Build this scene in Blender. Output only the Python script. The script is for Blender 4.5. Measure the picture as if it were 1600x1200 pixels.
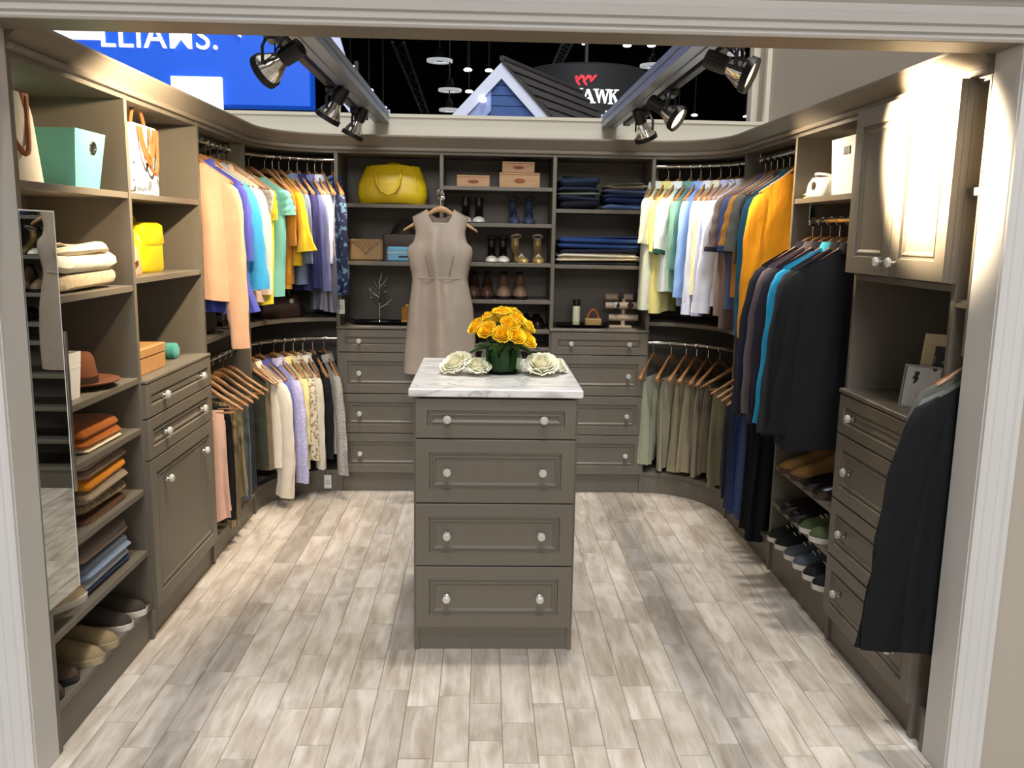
import bpy, bmesh, math, random
from math import sin, cos, pi, radians, sqrt
from mathutils import Vector, Matrix
C = bpy.context.scene.collection
sc = bpy.context.scene
for o in list(bpy.data.objects): bpy.data.objects.remove(o)

# ------------------------------------------------------------------ camera, world, lights, exposure
def make_camera():
    yaw, pitch, roll, f, ch = .034, .1709, .0175, 1366.07, 1.58
    F = Vector((sin(yaw)*cos(pitch), cos(yaw)*cos(pitch), -sin(pitch)))
    r0 = Vector((cos(yaw), -sin(yaw), 0)); u0 = r0.cross(F)
    r = cos(roll)*r0 + sin(roll)*u0; u = -sin(roll)*r0 + cos(roll)*u0
    cam = bpy.data.cameras.new('camera'); o = bpy.data.objects.new('camera', cam); C.objects.link(o)
    cam.sensor_width = 36; cam.lens = f/1600*36; cam.clip_end = 300
    m = Matrix((r, u, -F)).transposed().to_4x4(); m.translation = (0, 0, ch); o.matrix_world = m
    sc.camera = o
make_camera()
w = bpy.data.worlds.new('World'); sc.world = w; w.use_nodes = True
bg = w.node_tree.nodes['Background']; bg.inputs[0].default_value = (1, .965, .92, 1); bg.inputs[1].default_value = .62
sc.view_settings.view_transform = 'Standard'; sc.view_settings.look = 'None'
sc.view_settings.gamma = 1; sc.view_settings.use_curve_mapping = False; sc.view_settings.exposure = .2
def light(name, kind, loc, energy, color, target=None, **kw):
    l = bpy.data.lights.new(name, kind); l.energy = energy; l.color = color
    for k, v in kw.items(): setattr(l, k, v)
    o = bpy.data.objects.new(name, l); C.objects.link(o); o.location = loc
    if target is not None:
        o.rotation_euler = (Vector(target)-Vector(loc)).to_track_quat('-Z', 'Y').to_euler()
    return o
# high-bay lamps of the exhibition hall, far above the open-topped booth, plus an added front fill
light('hall_lamp', 'AREA', (.7, 4.1, 12), 500, (1, .94, .85), (.7, 4.1, 0), shape='DISK', size=.55)
light('hall_lamps', 'AREA', (0, 3.0, 12.2), 430, (1, .95, .88), (0, 3.0, 0), shape='SQUARE', size=13)
light('front_fill', 'AREA', (0, -1.6, 12), 850, (.86, .92, 1), (0, 1.5, 0), shape='SQUARE', size=3)  # added fill, brightens the portal casing and header from the front
light('far_front_hall_lamps', 'AREA', (0, -19, 9.2), 1500, (.97, .97, 1), (0, 5, 1.8), shape='SQUARE', size=6)
WARM = (1, .80, .55)

# ------------------------------------------------------------------ materials
def srgb(c):
    if isinstance(c, str): c = tuple(int(c[i:i+2], 16) for i in (0, 2, 4))
    f = lambda x: x/12.92 if x <= .04045 else ((x+.055)/1.055)**2.4
    return tuple(f(x/255) for x in c)+(1,)
def newmat(name):
    m = bpy.data.materials.new(name); m.use_nodes = True
    nt = m.node_tree; return m, nt, nt.nodes, nt.links, nt.nodes['Principled BSDF']
def mat(name, col, rough=.5, metal=0, var=.0, scale=(8, 8, 8), bump=0, bscale=60, spec=.5, trans=0, sheen=0, col2=None):
    m, nt, N, L, b = newmat(name)
    b.inputs['Roughness'].default_value = rough; b.inputs['Metallic'].default_value = metal
    b.inputs['Specular IOR Level'].default_value = spec
    b.inputs['Transmission Weight'].default_value = trans
    if sheen: b.inputs['Sheen Weight'].default_value = sheen
    c = srgb(col); b.inputs['Base Color'].default_value = c
    if var or bump:
        tc = N.new('ShaderNodeTexCoord'); mp = N.new('ShaderNodeMapping'); mp.inputs['Scale'].default_value = scale
        L.new(tc.outputs['Object'], mp.inputs['Vector'])
    if var:
        n = N.new('ShaderNodeTexNoise'); n.inputs['Scale'].default_value = 1; n.inputs['Detail'].default_value = 5
        L.new(mp.outputs[0], n.inputs['Vector'])
        r = N.new('ShaderNodeValToRGB'); r.color_ramp.elements[0].position = .3; r.color_ramp.elements[1].position = .7
        c2 = srgb(col2) if col2 else tuple(min(1, x*(1+var)) for x in c[:3])+(1,)
        r.color_ramp.elements[0].color = tuple(x*(1-var) for x in c[:3])+(1,) if not col2 else c
        r.color_ramp.elements[1].color = c2
        L.new(n.outputs['Fac'], r.inputs[0]); L.new(r.outputs[0], b.inputs['Base Color'])
    if bump:
        n2 = N.new('ShaderNodeTexNoise'); n2.inputs['Scale'].default_value = bscale; n2.inputs['Detail'].default_value = 3
        L.new(tc.outputs['Object'], n2.inputs['Vector'])
        bp = N.new('ShaderNodeBump'); bp.inputs['Strength'].default_value = bump; bp.inputs['Distance'].default_value = .004
        L.new(n2.outputs['Fac'], bp.inputs['Height']); L.new(bp.outputs[0], b.inputs['Normal'])
    return m
_fab = {}
def fabric(col, kind='plain', col2='ffffff', rough=.85, size=40):
    k = (col, kind, col2, size)
    if k in _fab: return _fab[k]
    m, nt, N, L, b = newmat('fabric_'+kind)
    b.inputs['Roughness'].default_value = rough; b.inputs['Specular IOR Level'].default_value = .25 if rough > .5 else .5
    b.inputs['Sheen Weight'].default_value = .12 if rough > .5 and sum(srgb(col)[:3]) > .3 else 0
    tc = N.new('ShaderNodeTexCoord')
    n = N.new('ShaderNodeTexNoise'); n.inputs['Scale'].default_value = 14; n.inputs['Detail'].default_value = 4
    L.new(tc.outputs['Object'], n.inputs['Vector'])
    mx = N.new('ShaderNodeMix'); mx.data_type = 'RGBA'; mx.blend_type = 'MIX'
    c = srgb(col); mx.inputs[6].default_value = tuple(x*.86 for x in c[:3])+(1,); mx.inputs[7].default_value = tuple(min(1, x*1.1) for x in c[:3])+(1,)
    L.new(n.outputs['Fac'], mx.inputs[0]); out = mx.outputs[2]
    if kind != 'plain':
        m2 = N.new('ShaderNodeMix'); m2.data_type = 'RGBA'; L.new(out, m2.inputs[6]); m2.inputs[7].default_value = srgb(col2)
        r = N.new('ShaderNodeValToRGB'); r.color_ramp.interpolation = 'CONSTANT' if kind not in ('knit', 'sparkle') else 'LINEAR'
        if kind in ('stripe', 'hstripe', 'check'):
            t = N.new('ShaderNodeTexWave'); t.bands_direction = 'Z' if kind == 'hstripe' else 'X'; t.inputs['Scale'].default_value = size
            t.inputs['Distortion'].default_value = .6 if kind != 'check' else 0; r.color_ramp.elements[1].position = .72
            src = t.outputs['Fac']
        elif kind in ('floral', 'print'):
            t = N.new('ShaderNodeTexNoise'); t.inputs['Scale'].default_value = size; t.inputs['Detail'].default_value = 1.5
            r.color_ramp.elements[1].position = .56; src = t.outputs['Fac']
        elif kind == 'dots':
            t = N.new('ShaderNodeTexVoronoi'); t.inputs['Scale'].default_value = size; r.color_ramp.elements[1].position = .3; src = t.outputs['Distance']
        else:
            t = N.new('ShaderNodeTexVoronoi'); t.inputs['Scale'].default_value = size; r.color_ramp.elements[0].position = .1; r.color_ramp.elements[1].position = .8; src = t.outputs['Distance']
        L.new(tc.outputs['Object'], t.inputs['Vector']); L.new(src, r.inputs[0]); L.new(r.outputs[0], m2.inputs[0]); out = m2.outputs[2]
    L.new(out, b.inputs['Base Color'])
    n2 = N.new('ShaderNodeTexNoise'); n2.inputs['Scale'].default_value = 17; n2.inputs['Detail'].default_value = 4; n2.inputs['Distortion'].default_value = .5
    mp = N.new('ShaderNodeMapping'); mp.inputs['Scale'].default_value = (1, 1, .33); L.new(tc.outputs['Object'], mp.inputs[0]); L.new(mp.outputs[0], n2.inputs['Vector'])
    bp = N.new('ShaderNodeBump'); bp.inputs['Strength'].default_value = .45; bp.inputs['Distance'].default_value = .016 if rough > .41 else .006
    L.new(n2.outputs['Fac'], bp.inputs['Height']); L.new(bp.outputs[0], b.inputs['Normal'])
    _fab[k] = m; return m
def emis(name, col, s):
    m, nt, N, L, b = newmat(name); b.inputs['Base Color'].default_value = srgb(col)
    b.inputs['Emission Color'].default_value = srgb(col); b.inputs['Emission Strength'].default_value = s
    return m
CAB = mat('taupe_laminate', '6b6458', .42, var=.03, scale=(60, 60, 3), bump=.03, bscale=90, spec=.4)
CABI = mat('taupe_laminate_inside', '6b6459', .5, var=.03, scale=(60, 60, 3), spec=.35)
CROWN = mat('taupe_crown_paint', '7a7163', .45, var=.03, scale=(3, 3, 3), spec=.4)
CREAM = mat('cream_wall_paint', 'cfc8b6', .8, var=.03, scale=(3, 3, 3), bump=.04, bscale=80)
BEIGE = mat('beige_wall_paint', 'b5ab9b', .85, var=.03, scale=(2, 2, 2), bump=.04, bscale=80)
WHITEP = mat('white_trim_paint', 'd2cfca', .55, var=.02, scale=(3, 3, 3))
CHROME = mat('chrome', 'd8d6d0', .12, 1, var=.04, scale=(30, 30, 30))
STEEL = mat('brushed_steel', 'b5b2aa', .3, 1, var=.05, scale=(60, 4, 60))
CRYSTAL = mat('cut_crystal', 'f4f2ea', .06, 0, spec=.9, trans=.55)
BLACK = mat('black_metal', '17171a', .4, .3, var=.1, scale=(20, 20, 20))
BLACKP = mat('black_plastic', '121214', .35, var=.1, scale=(20, 20, 20))
HWOOD = mat('hanger_wood', '93683f', .38, var=.22, scale=(14, 60, 60), spec=.5)
PALEW = mat('pale_wood', 'b48c60', .5, var=.12, scale=(6, 40, 40))
ALU = mat('aluminium_beam', 'a9b0bb', .35, .55, var=.04, scale=(4, 4, 4))
DARK = mat('dark_hall', '050506', 1, var=.3, scale=(.2, .2, .2), spec=0)

def plank_mat():
    m, nt, N, L, b = newmat('weathered_planks')
    b.inputs['Roughness'].default_value = .5; b.inputs['Specular IOR Level'].default_value = .35
    g = N.new('ShaderNodeNewGeometry'); oi = N.new('ShaderNodeObjectInfo')
    mu = N.new('ShaderNodeVectorMath'); mu.operation = 'MULTIPLY_ADD'; L.new(oi.outputs['Random'], mu.inputs[0])
    mu.inputs[1].default_value = (37, 51, 11); L.new(g.outputs['Position'], mu.inputs[2])
    def noise(scale, det, dist=0):
        mp = N.new('ShaderNodeMapping'); mp.inputs['Scale'].default_value = scale; L.new(mu.outputs[0], mp.inputs['Vector'])
        n = N.new('ShaderNodeTexNoise'); n.inputs['Scale'].default_value = 1; n.inputs['Detail'].default_value = det; n.inputs['Distortion'].default_value = dist
        L.new(mp.outputs[0], n.inputs['Vector']); return n.outputs['Fac']
    a = noise((22, 4, 1), 6, .6); s = noise((120, 7, 1), 3); d = noise((9, 5, 1), 8)
    r = N.new('ShaderNodeValToRGB'); e = r.color_ramp.elements
    e[0].position = .3; e[0].color = srgb('a89a8a'); e[1].position = .52; e[1].color = srgb('bfb3a4')
    x = e.new(.68); x.color = srgb('d2c8bc')
    L.new(a, r.inputs[0])
    m1 = N.new('ShaderNodeMix'); m1.data_type = 'RGBA'; m1.blend_type = 'MULTIPLY'; m1.inputs[0].default_value = .55
    r2 = N.new('ShaderNodeValToRGB'); r2.color_ramp.elements[0].position = .3; r2.color_ramp.elements[0].color = (.80, .765, .72, 1); r2.color_ramp.elements[1].position = .55; r2.color_ramp.elements[1].color = (1, 1, 1, 1)
    L.new(s, r2.inputs[0]); L.new(r.outputs[0], m1.inputs[6]); L.new(r2.outputs[0], m1.inputs[7])
    m2 = N.new('ShaderNodeMix'); m2.data_type = 'RGBA'; m2.blend_type = 'MIX'
    r3 = N.new('ShaderNodeValToRGB'); r3.color_ramp.elements[0].position = .5; r3.color_ramp.elements[1].position = .66
    L.new(d, r3.inputs[0]); mm = N.new('ShaderNodeMath'); mm.operation = 'MULTIPLY'; mm.inputs[1].default_value = .6; L.new(r3.outputs[0], mm.inputs[0])
    L.new(mm.outputs[0], m2.inputs[0]); L.new(m1.outputs[2], m2.inputs[6]); m2.inputs[7].default_value = srgb('d6cdc3')
    hv = N.new('ShaderNodeHueSaturation'); mr = N.new('ShaderNodeMapRange'); mr.inputs[3].default_value = .86; mr.inputs[4].default_value = 1.08
    L.new(oi.outputs['Random'], mr.inputs[0]); L.new(mr.outputs[0], hv.inputs['Value']); L.new(m2.outputs[2], hv.inputs['Color'])
    L.new(hv.outputs[0], b.inputs['Base Color'])
    bp = N.new('ShaderNodeBump'); bp.inputs['Strength'].default_value = .15; bp.inputs['Distance'].default_value = .002; L.new(s, bp.inputs['Height']); L.new(bp.outputs[0], b.inputs['Normal'])
    return m
def marble_mat():
    m, nt, N, L, b = newmat('white_marble'); b.inputs['Roughness'].default_value = .25
    tc = N.new('ShaderNodeTexCoord'); n = N.new('ShaderNodeTexNoise'); n.inputs['Scale'].default_value = 2.2; n.inputs['Detail'].default_value = 6; n.inputs['Distortion'].default_value = 1.4
    mp = N.new('ShaderNodeMapping'); mp.inputs['Rotation'].default_value = (0, 0, .7); mp.inputs['Scale'].default_value = (1.3, 3.2, 2)
    L.new(tc.outputs['Object'], mp.inputs[0]); L.new(mp.outputs[0], n.inputs['Vector'])
    r = N.new('ShaderNodeValToRGB'); e = r.color_ramp.elements
    e[0].position = .42; e[0].color = srgb('e6e3de'); e[1].position = .62; e[1].color = srgb('dfdcd7')
    x = e.new(.5); x.color = srgb('b7b4af'); y = e.new(.47); y.color = srgb('d6d3ce'); z = e.new(.53); z.color = srgb('dcd9d4')
    L.new(n.outputs['Fac'], r.inputs[0]); L.new(r.outputs[0], b.inputs['Base Color']); return m

# ------------------------------------------------------------------ mesh helpers
class MB:
    def __init__(s): s.v = []; s.f = []; s.m = []; s.mi = 0
    def add(s, vs, fs):
        n = len(s.v); s.v += [tuple(p) for p in vs]; s.f += [tuple(i+n for i in q) for q in fs]; s.m += [s.mi]*len(fs); return s
    def use(s, i): s.mi = i; return s
    def box(s, x0, x1, y0, y1, z0, z1, c=0, M=None):
        if x1 < x0: x0, x1 = x1, x0
        if y1 < y0: y0, y1 = y1, y0
        if z1 < z0: z0, z1 = z1, z0
        if not c:
            vs = [(x, y, z) for x in (x0, x1) for y in (y0, y1) for z in (z0, z1)]
            fs = [(0, 1, 3, 2), (4, 6, 7, 5), (0, 4, 5, 1), (2, 3, 7, 6), (0, 2, 6, 4), (1, 5, 7, 3)]
        else:
            bm = bmesh.new(); bmesh.ops.create_cube(bm, size=1)
            for v in bm.verts: v.co = Vector(((x0+x1)/2+v.co.x*(x1-x0), (y0+y1)/2+v.co.y*(y1-y0), (z0+z1)/2+v.co.z*(z1-z0)))
            bmesh.ops.bevel(bm, geom=bm.edges[:], offset=c, segments=1, affect='EDGES')
            vs = [tuple(v.co) for v in bm.verts]; fs = [tuple(v.index for v in f.verts) for f in bm.faces]; bm.free()
        if M is not None: vs = [tuple(M @ Vector(p)) for p in vs]
        return s.add(vs, fs)
    def rings(s, R, cap0=True, cap1=True, closed=True):
        n = len(R[0]); vs = [p for r in R for p in r]; fs = []
        for i in range(len(R)-1):
            for j in range(n if closed else n-1):
                k = (j+1) % n; fs.append((i*n+j, i*n+k, (i+1)*n+k, (i+1)*n+j))
        if cap0 and closed: fs.append(tuple(range(n))[::-1])
        if cap1 and closed: fs.append(tuple((len(R)-1)*n+j for j in range(n)))
        return s.add(vs, fs)
    def tube(s, P, r, n=8, cap=True, flat=1.0, up=None):
        P = [Vector(p) for p in P]; R = []; prev = None
        rr = r if isinstance(r, (list, tuple)) else [r]*len(P)
        for i, p in enumerate(P):
            t = (P[min(i+1, len(P)-1)]-P[max(i-1, 0)]).normalized()
            if prev is None:
                a = Vector(up) if up else (Vector((0, 0, 1)) if abs(t.z) < .9 else Vector((1, 0, 0)))
            else: a = prev
            a = (a-t*a.dot(t)); a = a.normalized() if a.length > 1e-6 else t.orthogonal().normalized(); prev = a; b = t.cross(a)
            R.append([p+a*cos(2*pi*k/n)*rr[i]+b*sin(2*pi*k/n)*rr[i]*flat for k in range(n)])
        return s.rings(R, cap, cap)
    def lathe(s, prof, n=16, M=None, cap=True, a0=0, sq=1.0):
        R = [[(r*cos(a0+2*pi*k/n), r*sin(a0+2*pi*k/n)*sq, z) for k in range(n)] for r, z in prof]
        if M is not None: R = [[tuple(M @ Vector(p)) for p in r] for r in R]
        return s.rings(R, cap, cap)
    def grid(s, G, closed=False):
        n = len(G[0]); fs = [(i*n+j, i*n+j+1, (i+1)*n+j+1, (i+1)*n+j) for i in range(len(G)-1) for j in range(n-1)]
        return s.add([p for r in G for p in r], fs)
    def prism(s, poly, d0, d1, axis='y'):
        f = {'y': lambda a, b, d: (a, d, b), 'x': lambda a, b, d: (d, a, b), 'z': lambda a, b, d: (a, b, d)}[axis]
        return s.rings([[f(a, b, d0) for a, b in poly], [f(a, b, d1) for a, b in poly]])
    def rrect(s, x0, x1, y0, y1, levels, rad=.02, n=4, wob=0, seed=0):
        """stack of rounded rectangles: levels = [(inset, z)]"""
        R = []; rnd = random.Random(seed); ph = [rnd.uniform(0, 6.28) for _ in range(4)]
        for ins, z in levels:
            r = max(rad-ins*.3, .002); pts = []
            for cx, cy, a in ((x1-ins-r, y1-ins-r, 0), (x0+ins+r, y1-ins-r, 90), (x0+ins+r, y0+ins+r, 180), (x1-ins-r, y0+ins+r, 270)):
                for k in range(n+1):
                    t = radians(a+90*k/n); px = cx+r*cos(t); py = cy+r*sin(t)
                    pz = z+wob*(sin(px*23+ph[0])+sin(py*19+ph[1])+.5*sin(px*47+py*31+ph[2]))
                    px += wob*.7*sin(z*90+ph[3]+py*20); py += wob*.7*sin(z*80+ph[2]+px*25); pts.append((px, py, pz))
            R.append(pts)
        return s.rings(R)
    def obj(s, name, mats, parent=None, smooth=35, loc=None, rz=None):
        me = bpy.data.meshes.new(name); me.from_pydata(s.v, [], s.f)
        mats = mats if isinstance(mats, (list, tuple)) else [mats]
        for m in mats: me.materials.append(m)
        if len(mats) > 1: me.polygons.foreach_set('material_index', s.m)
        bm = bmesh.new(); bm.from_mesh(me); bmesh.ops.recalc_face_normals(bm, faces=bm.faces); bm.to_mesh(me); bm.free()
        if smooth:
            me.polygons.foreach_set('use_smooth', [True]*len(me.polygons)); me.set_sharp_from_angle(angle=radians(smooth))
        me.update()
        o = bpy.data.objects.new(name, me); C.objects.link(o)
        if parent is not None: o.parent = parent
        if loc is not None: o.location = loc
        if rz is not None: o.rotation_euler = (0, 0, rz)
        return o
def tag(o, label, cat, group=None):
    o['label'] = label; o['category'] = cat
    if group: o['group'] = group
    return o
def thing(name, label, cat, loc=(0, 0, 0), rz=0, group=None):
    o = bpy.data.objects.new(name, None); o.empty_display_size = .05; C.objects.link(o); o.location = loc; o.rotation_euler = (0, 0, rz)
    return tag(o, label, cat, group)
def struct(o): o['kind'] = 'structure'; return o
def dup(root, loc=None, rz=None, label=None, group=None):
    r = root.copy(); C.objects.link(r)
    if loc is not None: r.location = loc
    if rz is not None: r.rotation_euler = (0, 0, rz)
    if label: r['label'] = label
    if group: r['group'] = group
    for ch in list(root.children):
        c = ch.copy(); C.objects.link(c); c.parent = r
        for g in ch.children:
            d = g.copy(); C.objects.link(d); d.parent = c
    return r
def lerp(T, x):
    for (a, *p), (b, *q) in zip(T, T[1:]):
        if (a <= x <= b) or (a >= x >= b):
            k = (x-a)/(b-a) if b != a else 0
            return [u+(v-u)*k for u, v in zip(p, q)]
    return list(T[0][1:]) if abs(x-T[0][0]) < abs(x-T[-1][0]) else list(T[-1][1:])

# ------------------------------------------------------------------ key dimensions
XL, XR, YB, H, D = -1.265, 1.384, 5.22, 2.043, .36
L0, L1, L2, L3 = 2.457, 3.22, 4.0, 4.78
R1, R2, R3, R4 = 4.757, 3.985, 3.25, 2.457
B0, B1, B2, B3 = -.874, -.264, .396, .998
T = .022
WB = YB+D+.02      # front face of the booth's back wall
HP = pi/2

# ------------------------------------------------------------------ setting
def setting():
    fl = struct(MB().box(-40, 40, -20, 60, -.06, -.004).obj('floor', mat('floor_base', '8b8072', .7, var=.1)))
    PM = plank_mat(); rnd = random.Random(4); pw = .107
    x = XL-.05; n = 0
    while x < XR+.04:
        y = 2.12-rnd.random()*.3
        while y < 5.25:
            l = rnd.choice((.22, .3, .38, .46, .55)) if y < 4 else rnd.choice((.4, .55, .7))
            x1, y1 = x+pw, y+l; g = .0006
            b = MB(); c = .0012; z = -.0005*rnd.random()
            b.add([(x+g, y+g, -.004), (x1-g, y+g, -.004), (x1-g, y1-g, -.004), (x+g, y1-g, -.004),
                   (x+g+c, y+g+c, z), (x1-g-c, y+g+c, z), (x1-g-c, y1-g-c, z), (x+g+c, y1-g-c, z)],
                  [(4, 5, 6, 7), (0, 1, 5, 4), (1, 2, 6, 5), (2, 3, 7, 6), (3, 0, 4, 7)])
            b.obj('plank', PM, fl, smooth=0); n += 1; y = y1
        x += pw
    # booth walls
    struct(MB().box(XL-D-.1, XR+D+.1, WB, WB+.08, 0, 2.285).box(XL-D-.1, XR+D+.1, WB-.008, WB+.088, 2.27, 2.29).obj('wall_back', CREAM))
    struct(MB().box(XL-D-.1, XL-D-.02, 2.32, WB, 0, 2.1).obj('wall_left', CREAM))
    struct(MB().box(XR+D+.02, XR+D+.1, 2.36, 5.93, 0, 4.2).obj('wall_right', BEIGE))
    struct(MB().box(XR+D-.01, XR+D+.02, 5.6, 5.65, 2.29, 4.2, .004).box(XR+D-.02, XR+D+.12, 5.86, 5.96, 0, 4.2, .004).obj('trim_1', CREAM))
    # front wall with the portal the photograph looks through
    struct(MB().box(-4, XL-.02, 2.335, 2.45, 0, 2.30).obj('wall_front_left', BEIGE))
    struct(MB().box(XR+.02, 4, 2.335, 2.45, 0, 2.30).obj('wall_front_right', BEIGE))
    struct(MB().box(XL-.02, XR+.02, 2.335, 2.45, 2.10, 2.30).obj('wall_front_header', BEIGE))
    # jamb lining
    struct(MB().box(XL-.02, XL, 2.325, 2.456, 0, 2.10, .002).obj('trim_2', WHITEP))
    struct(MB().box(XR, XR+.02, 2.325, 2.456, 0, 2.10, .002).obj('trim_3', WHITEP))
    struct(MB().box(XL, XR, 2.325, 2.456, 2.083, 2.103, .002).obj('trim_4', CROWN))
    # casing: fluted profile swept up both sides and over the head
    prof = [(0, 0), (.002, .014), (.010, .018), (.012, .013), (.022, .013), (.026, .017), (.052, .019), (.056, .015), (.075, .016), (.082, .023), (.094, .025), (.098, 0)]
    for nm, X, sx in (('trim_5', XL-.001, -1), ('trim_6', XR+.001, 1)):
        R = [[(X+sx*o, 2.33-h, z) for o, h in prof] for z in (0, 2.10)]
        struct(MB().rings(R).obj(nm, WHITEP))
    head = [(0, 0), (.0, .016), (.005, .022), (.008, .022), (.010, .010), (.014, .012), (.018, .024), (.028, .026), (.030, .016), (.034, .018), (.038, .030), (.058, .036), (.064, .030), (.080, .034), (.086, .048), (.088, .036), (.092, .040), (.096, .056), (.13, .08), (.134, .066), (.15, .07), (.2, .075), (.2, 0)]
    R = [[(x, 2.33-h, 2.084+o) for o, h in head] for x in (XL-.16, XR+.16)]
    struct(MB().rings(R).obj('trim_7', WHITEP))
    # crown moulding over the closet units, running round both curved corners
    path = [((XL, L0+.0), (1, 0)), ((XL, L3), (1, 0))]
    for k in range(1, 12):
        t = k/12*HP; path.append(((B0-(B0-XL)*cos(t), L3+(YB-L3)*sin(t)), (cos(t), -sin(t))))
    path += [((B0, YB), (0, -1)), ((B3, YB), (0, -1))]
    for k in range(1, 12):
        t = k/12*HP; path.append(((B3+(XR-B3)*sin(t), R1+(YB-R1)*cos(t)), (-sin(t), -cos(t))))
    path += [((XR, R1), (-1, 0)), ((XR, L0), (-1, 0))]
    pr = [(-.06, 2.036), (.016, 2.036), (.018, 2.040), (.018, 2.051), (.014, 2.054), (.006, 2.056), (.010, 2.066), (.024, 2.080), (.040, 2.104), (.046, 2.110), (.046, 2.118), (.042, 2.121), (-.06, 2.121)]
    R = [[(p[0]+n[0]*o, p[1]+n[1]*o, z) for o, z in pr] for p, n in path]
    struct(MB().rings(R).obj('trim_8', CROWN))
setting()

# ------------------------------------------------------------------ closet units
def front(mb, x0, x1, z0, z1, y=0, th=.02, fw=.05):
    g = .0015; x0 += g; x1 -= g; z0 += g; z1 -= g
    lv = [(0, 0), (0, -th+.002), (.002, -th), (fw, -th), (fw+.004, -th+.008), (fw+.010, -th+.008), (fw+.014, -th+.004), (fw+.018, -th+.004), (fw+.026, -th+.010)]
    lv = [(i, d) for i, d in lv if min(x1-x0, z1-z0)/2-i > .004]
    R = [[(x0+i, y+d, z0+i), (x1-i, y+d, z0+i), (x1-i, y+d, z1-i), (x0+i, y+d, z1-i)] for i, d in lv]
    return mb.rings(R)
KNOB = None
def knob(parent, x, y, z):
    global KNOB
    if KNOB is None:
        M = Matrix.Rotation(HP, 4, 'X'); b = MB()
        b.use(0).lathe([(.0005, 0), (.012, 0), (.012, .003), (.006, .006), (.005, .012), (.009, .015), (.001, .016)], 12, M)
        b.use(1).lathe([(.006, .013), (.014, .018), (.0165, .024), (.0145, .031), (.008, .034), (.0005, .0345)], 8, M)
        KNOB = b.obj('knob', [CHROME, CRYSTAL], parent, smooth=20)
        k = KNOB
    else:
        k = KNOB.copy(); C.objects.link(k); k.parent = parent
    k.location = (x, y, z); return k
def carcass(u, w, shelves, kick=.115, right=False, back=True, left=True, shelf_y=.004, top=True, d=D):
    if left: MB().box(0, T, 0, d, 0, H, .0012).obj('side_panel', CAB, u)
    if right: MB().box(w-T, w, 0, d, 0, H, .0012).obj('side_panel', CAB, u)
    xr = w-T if right else w
    x0 = T if left else 0
    if back: MB().box(x0, xr, d-.002, d+.012, 0.01, H-.001).obj('back_panel', CABI, u)
    if top: MB().box(x0, xr, .002, d, H-.024, H-.002, .001).obj('top_panel', CAB, u)
    for z in shelves: MB().box(x0, xr, shelf_y, d, z-.022, z, .0012).obj('shelf', CAB, u)
    if kick: MB().box(x0, xr, .012, .03, .0, kick, .001).obj('kick_plate', CAB, u)
def drawers(u, x0, x1, zs, knobs=(.2, .8), y=0, ztop=None):
    for i, (z0, z1) in enumerate(zs):
        d = front(MB(), x0, x1, z0, z1, y, fw=.042 if z1-z0 < .17 else .05).obj('drawer', CAB, u)
        for k in knobs:
            knob(d, x0+(x1-x0)*k, y-.014, (z0+z1)/2)
def rod(u, P, name='rod', r=.013):
    o = MB().tube(P, r, 12).obj(name, CHROME, u); return o
def bracket(u, x, y, z, ztop):
    b = MB().box(x-.004, x+.004, y-.012, y+.012, z-.018, ztop, .001); b.lathe([(.017, -.006), (.017, .006)], 12, Matrix.Translation((x, y, z)) @ Matrix.Rotation(HP, 4, 'Y'))
    b.obj('rod_bracket', CHROME, u)
RODZ, LOWZ, RY = 1.985, .935, .085     # rods: heights and distance behind the front edge
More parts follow.
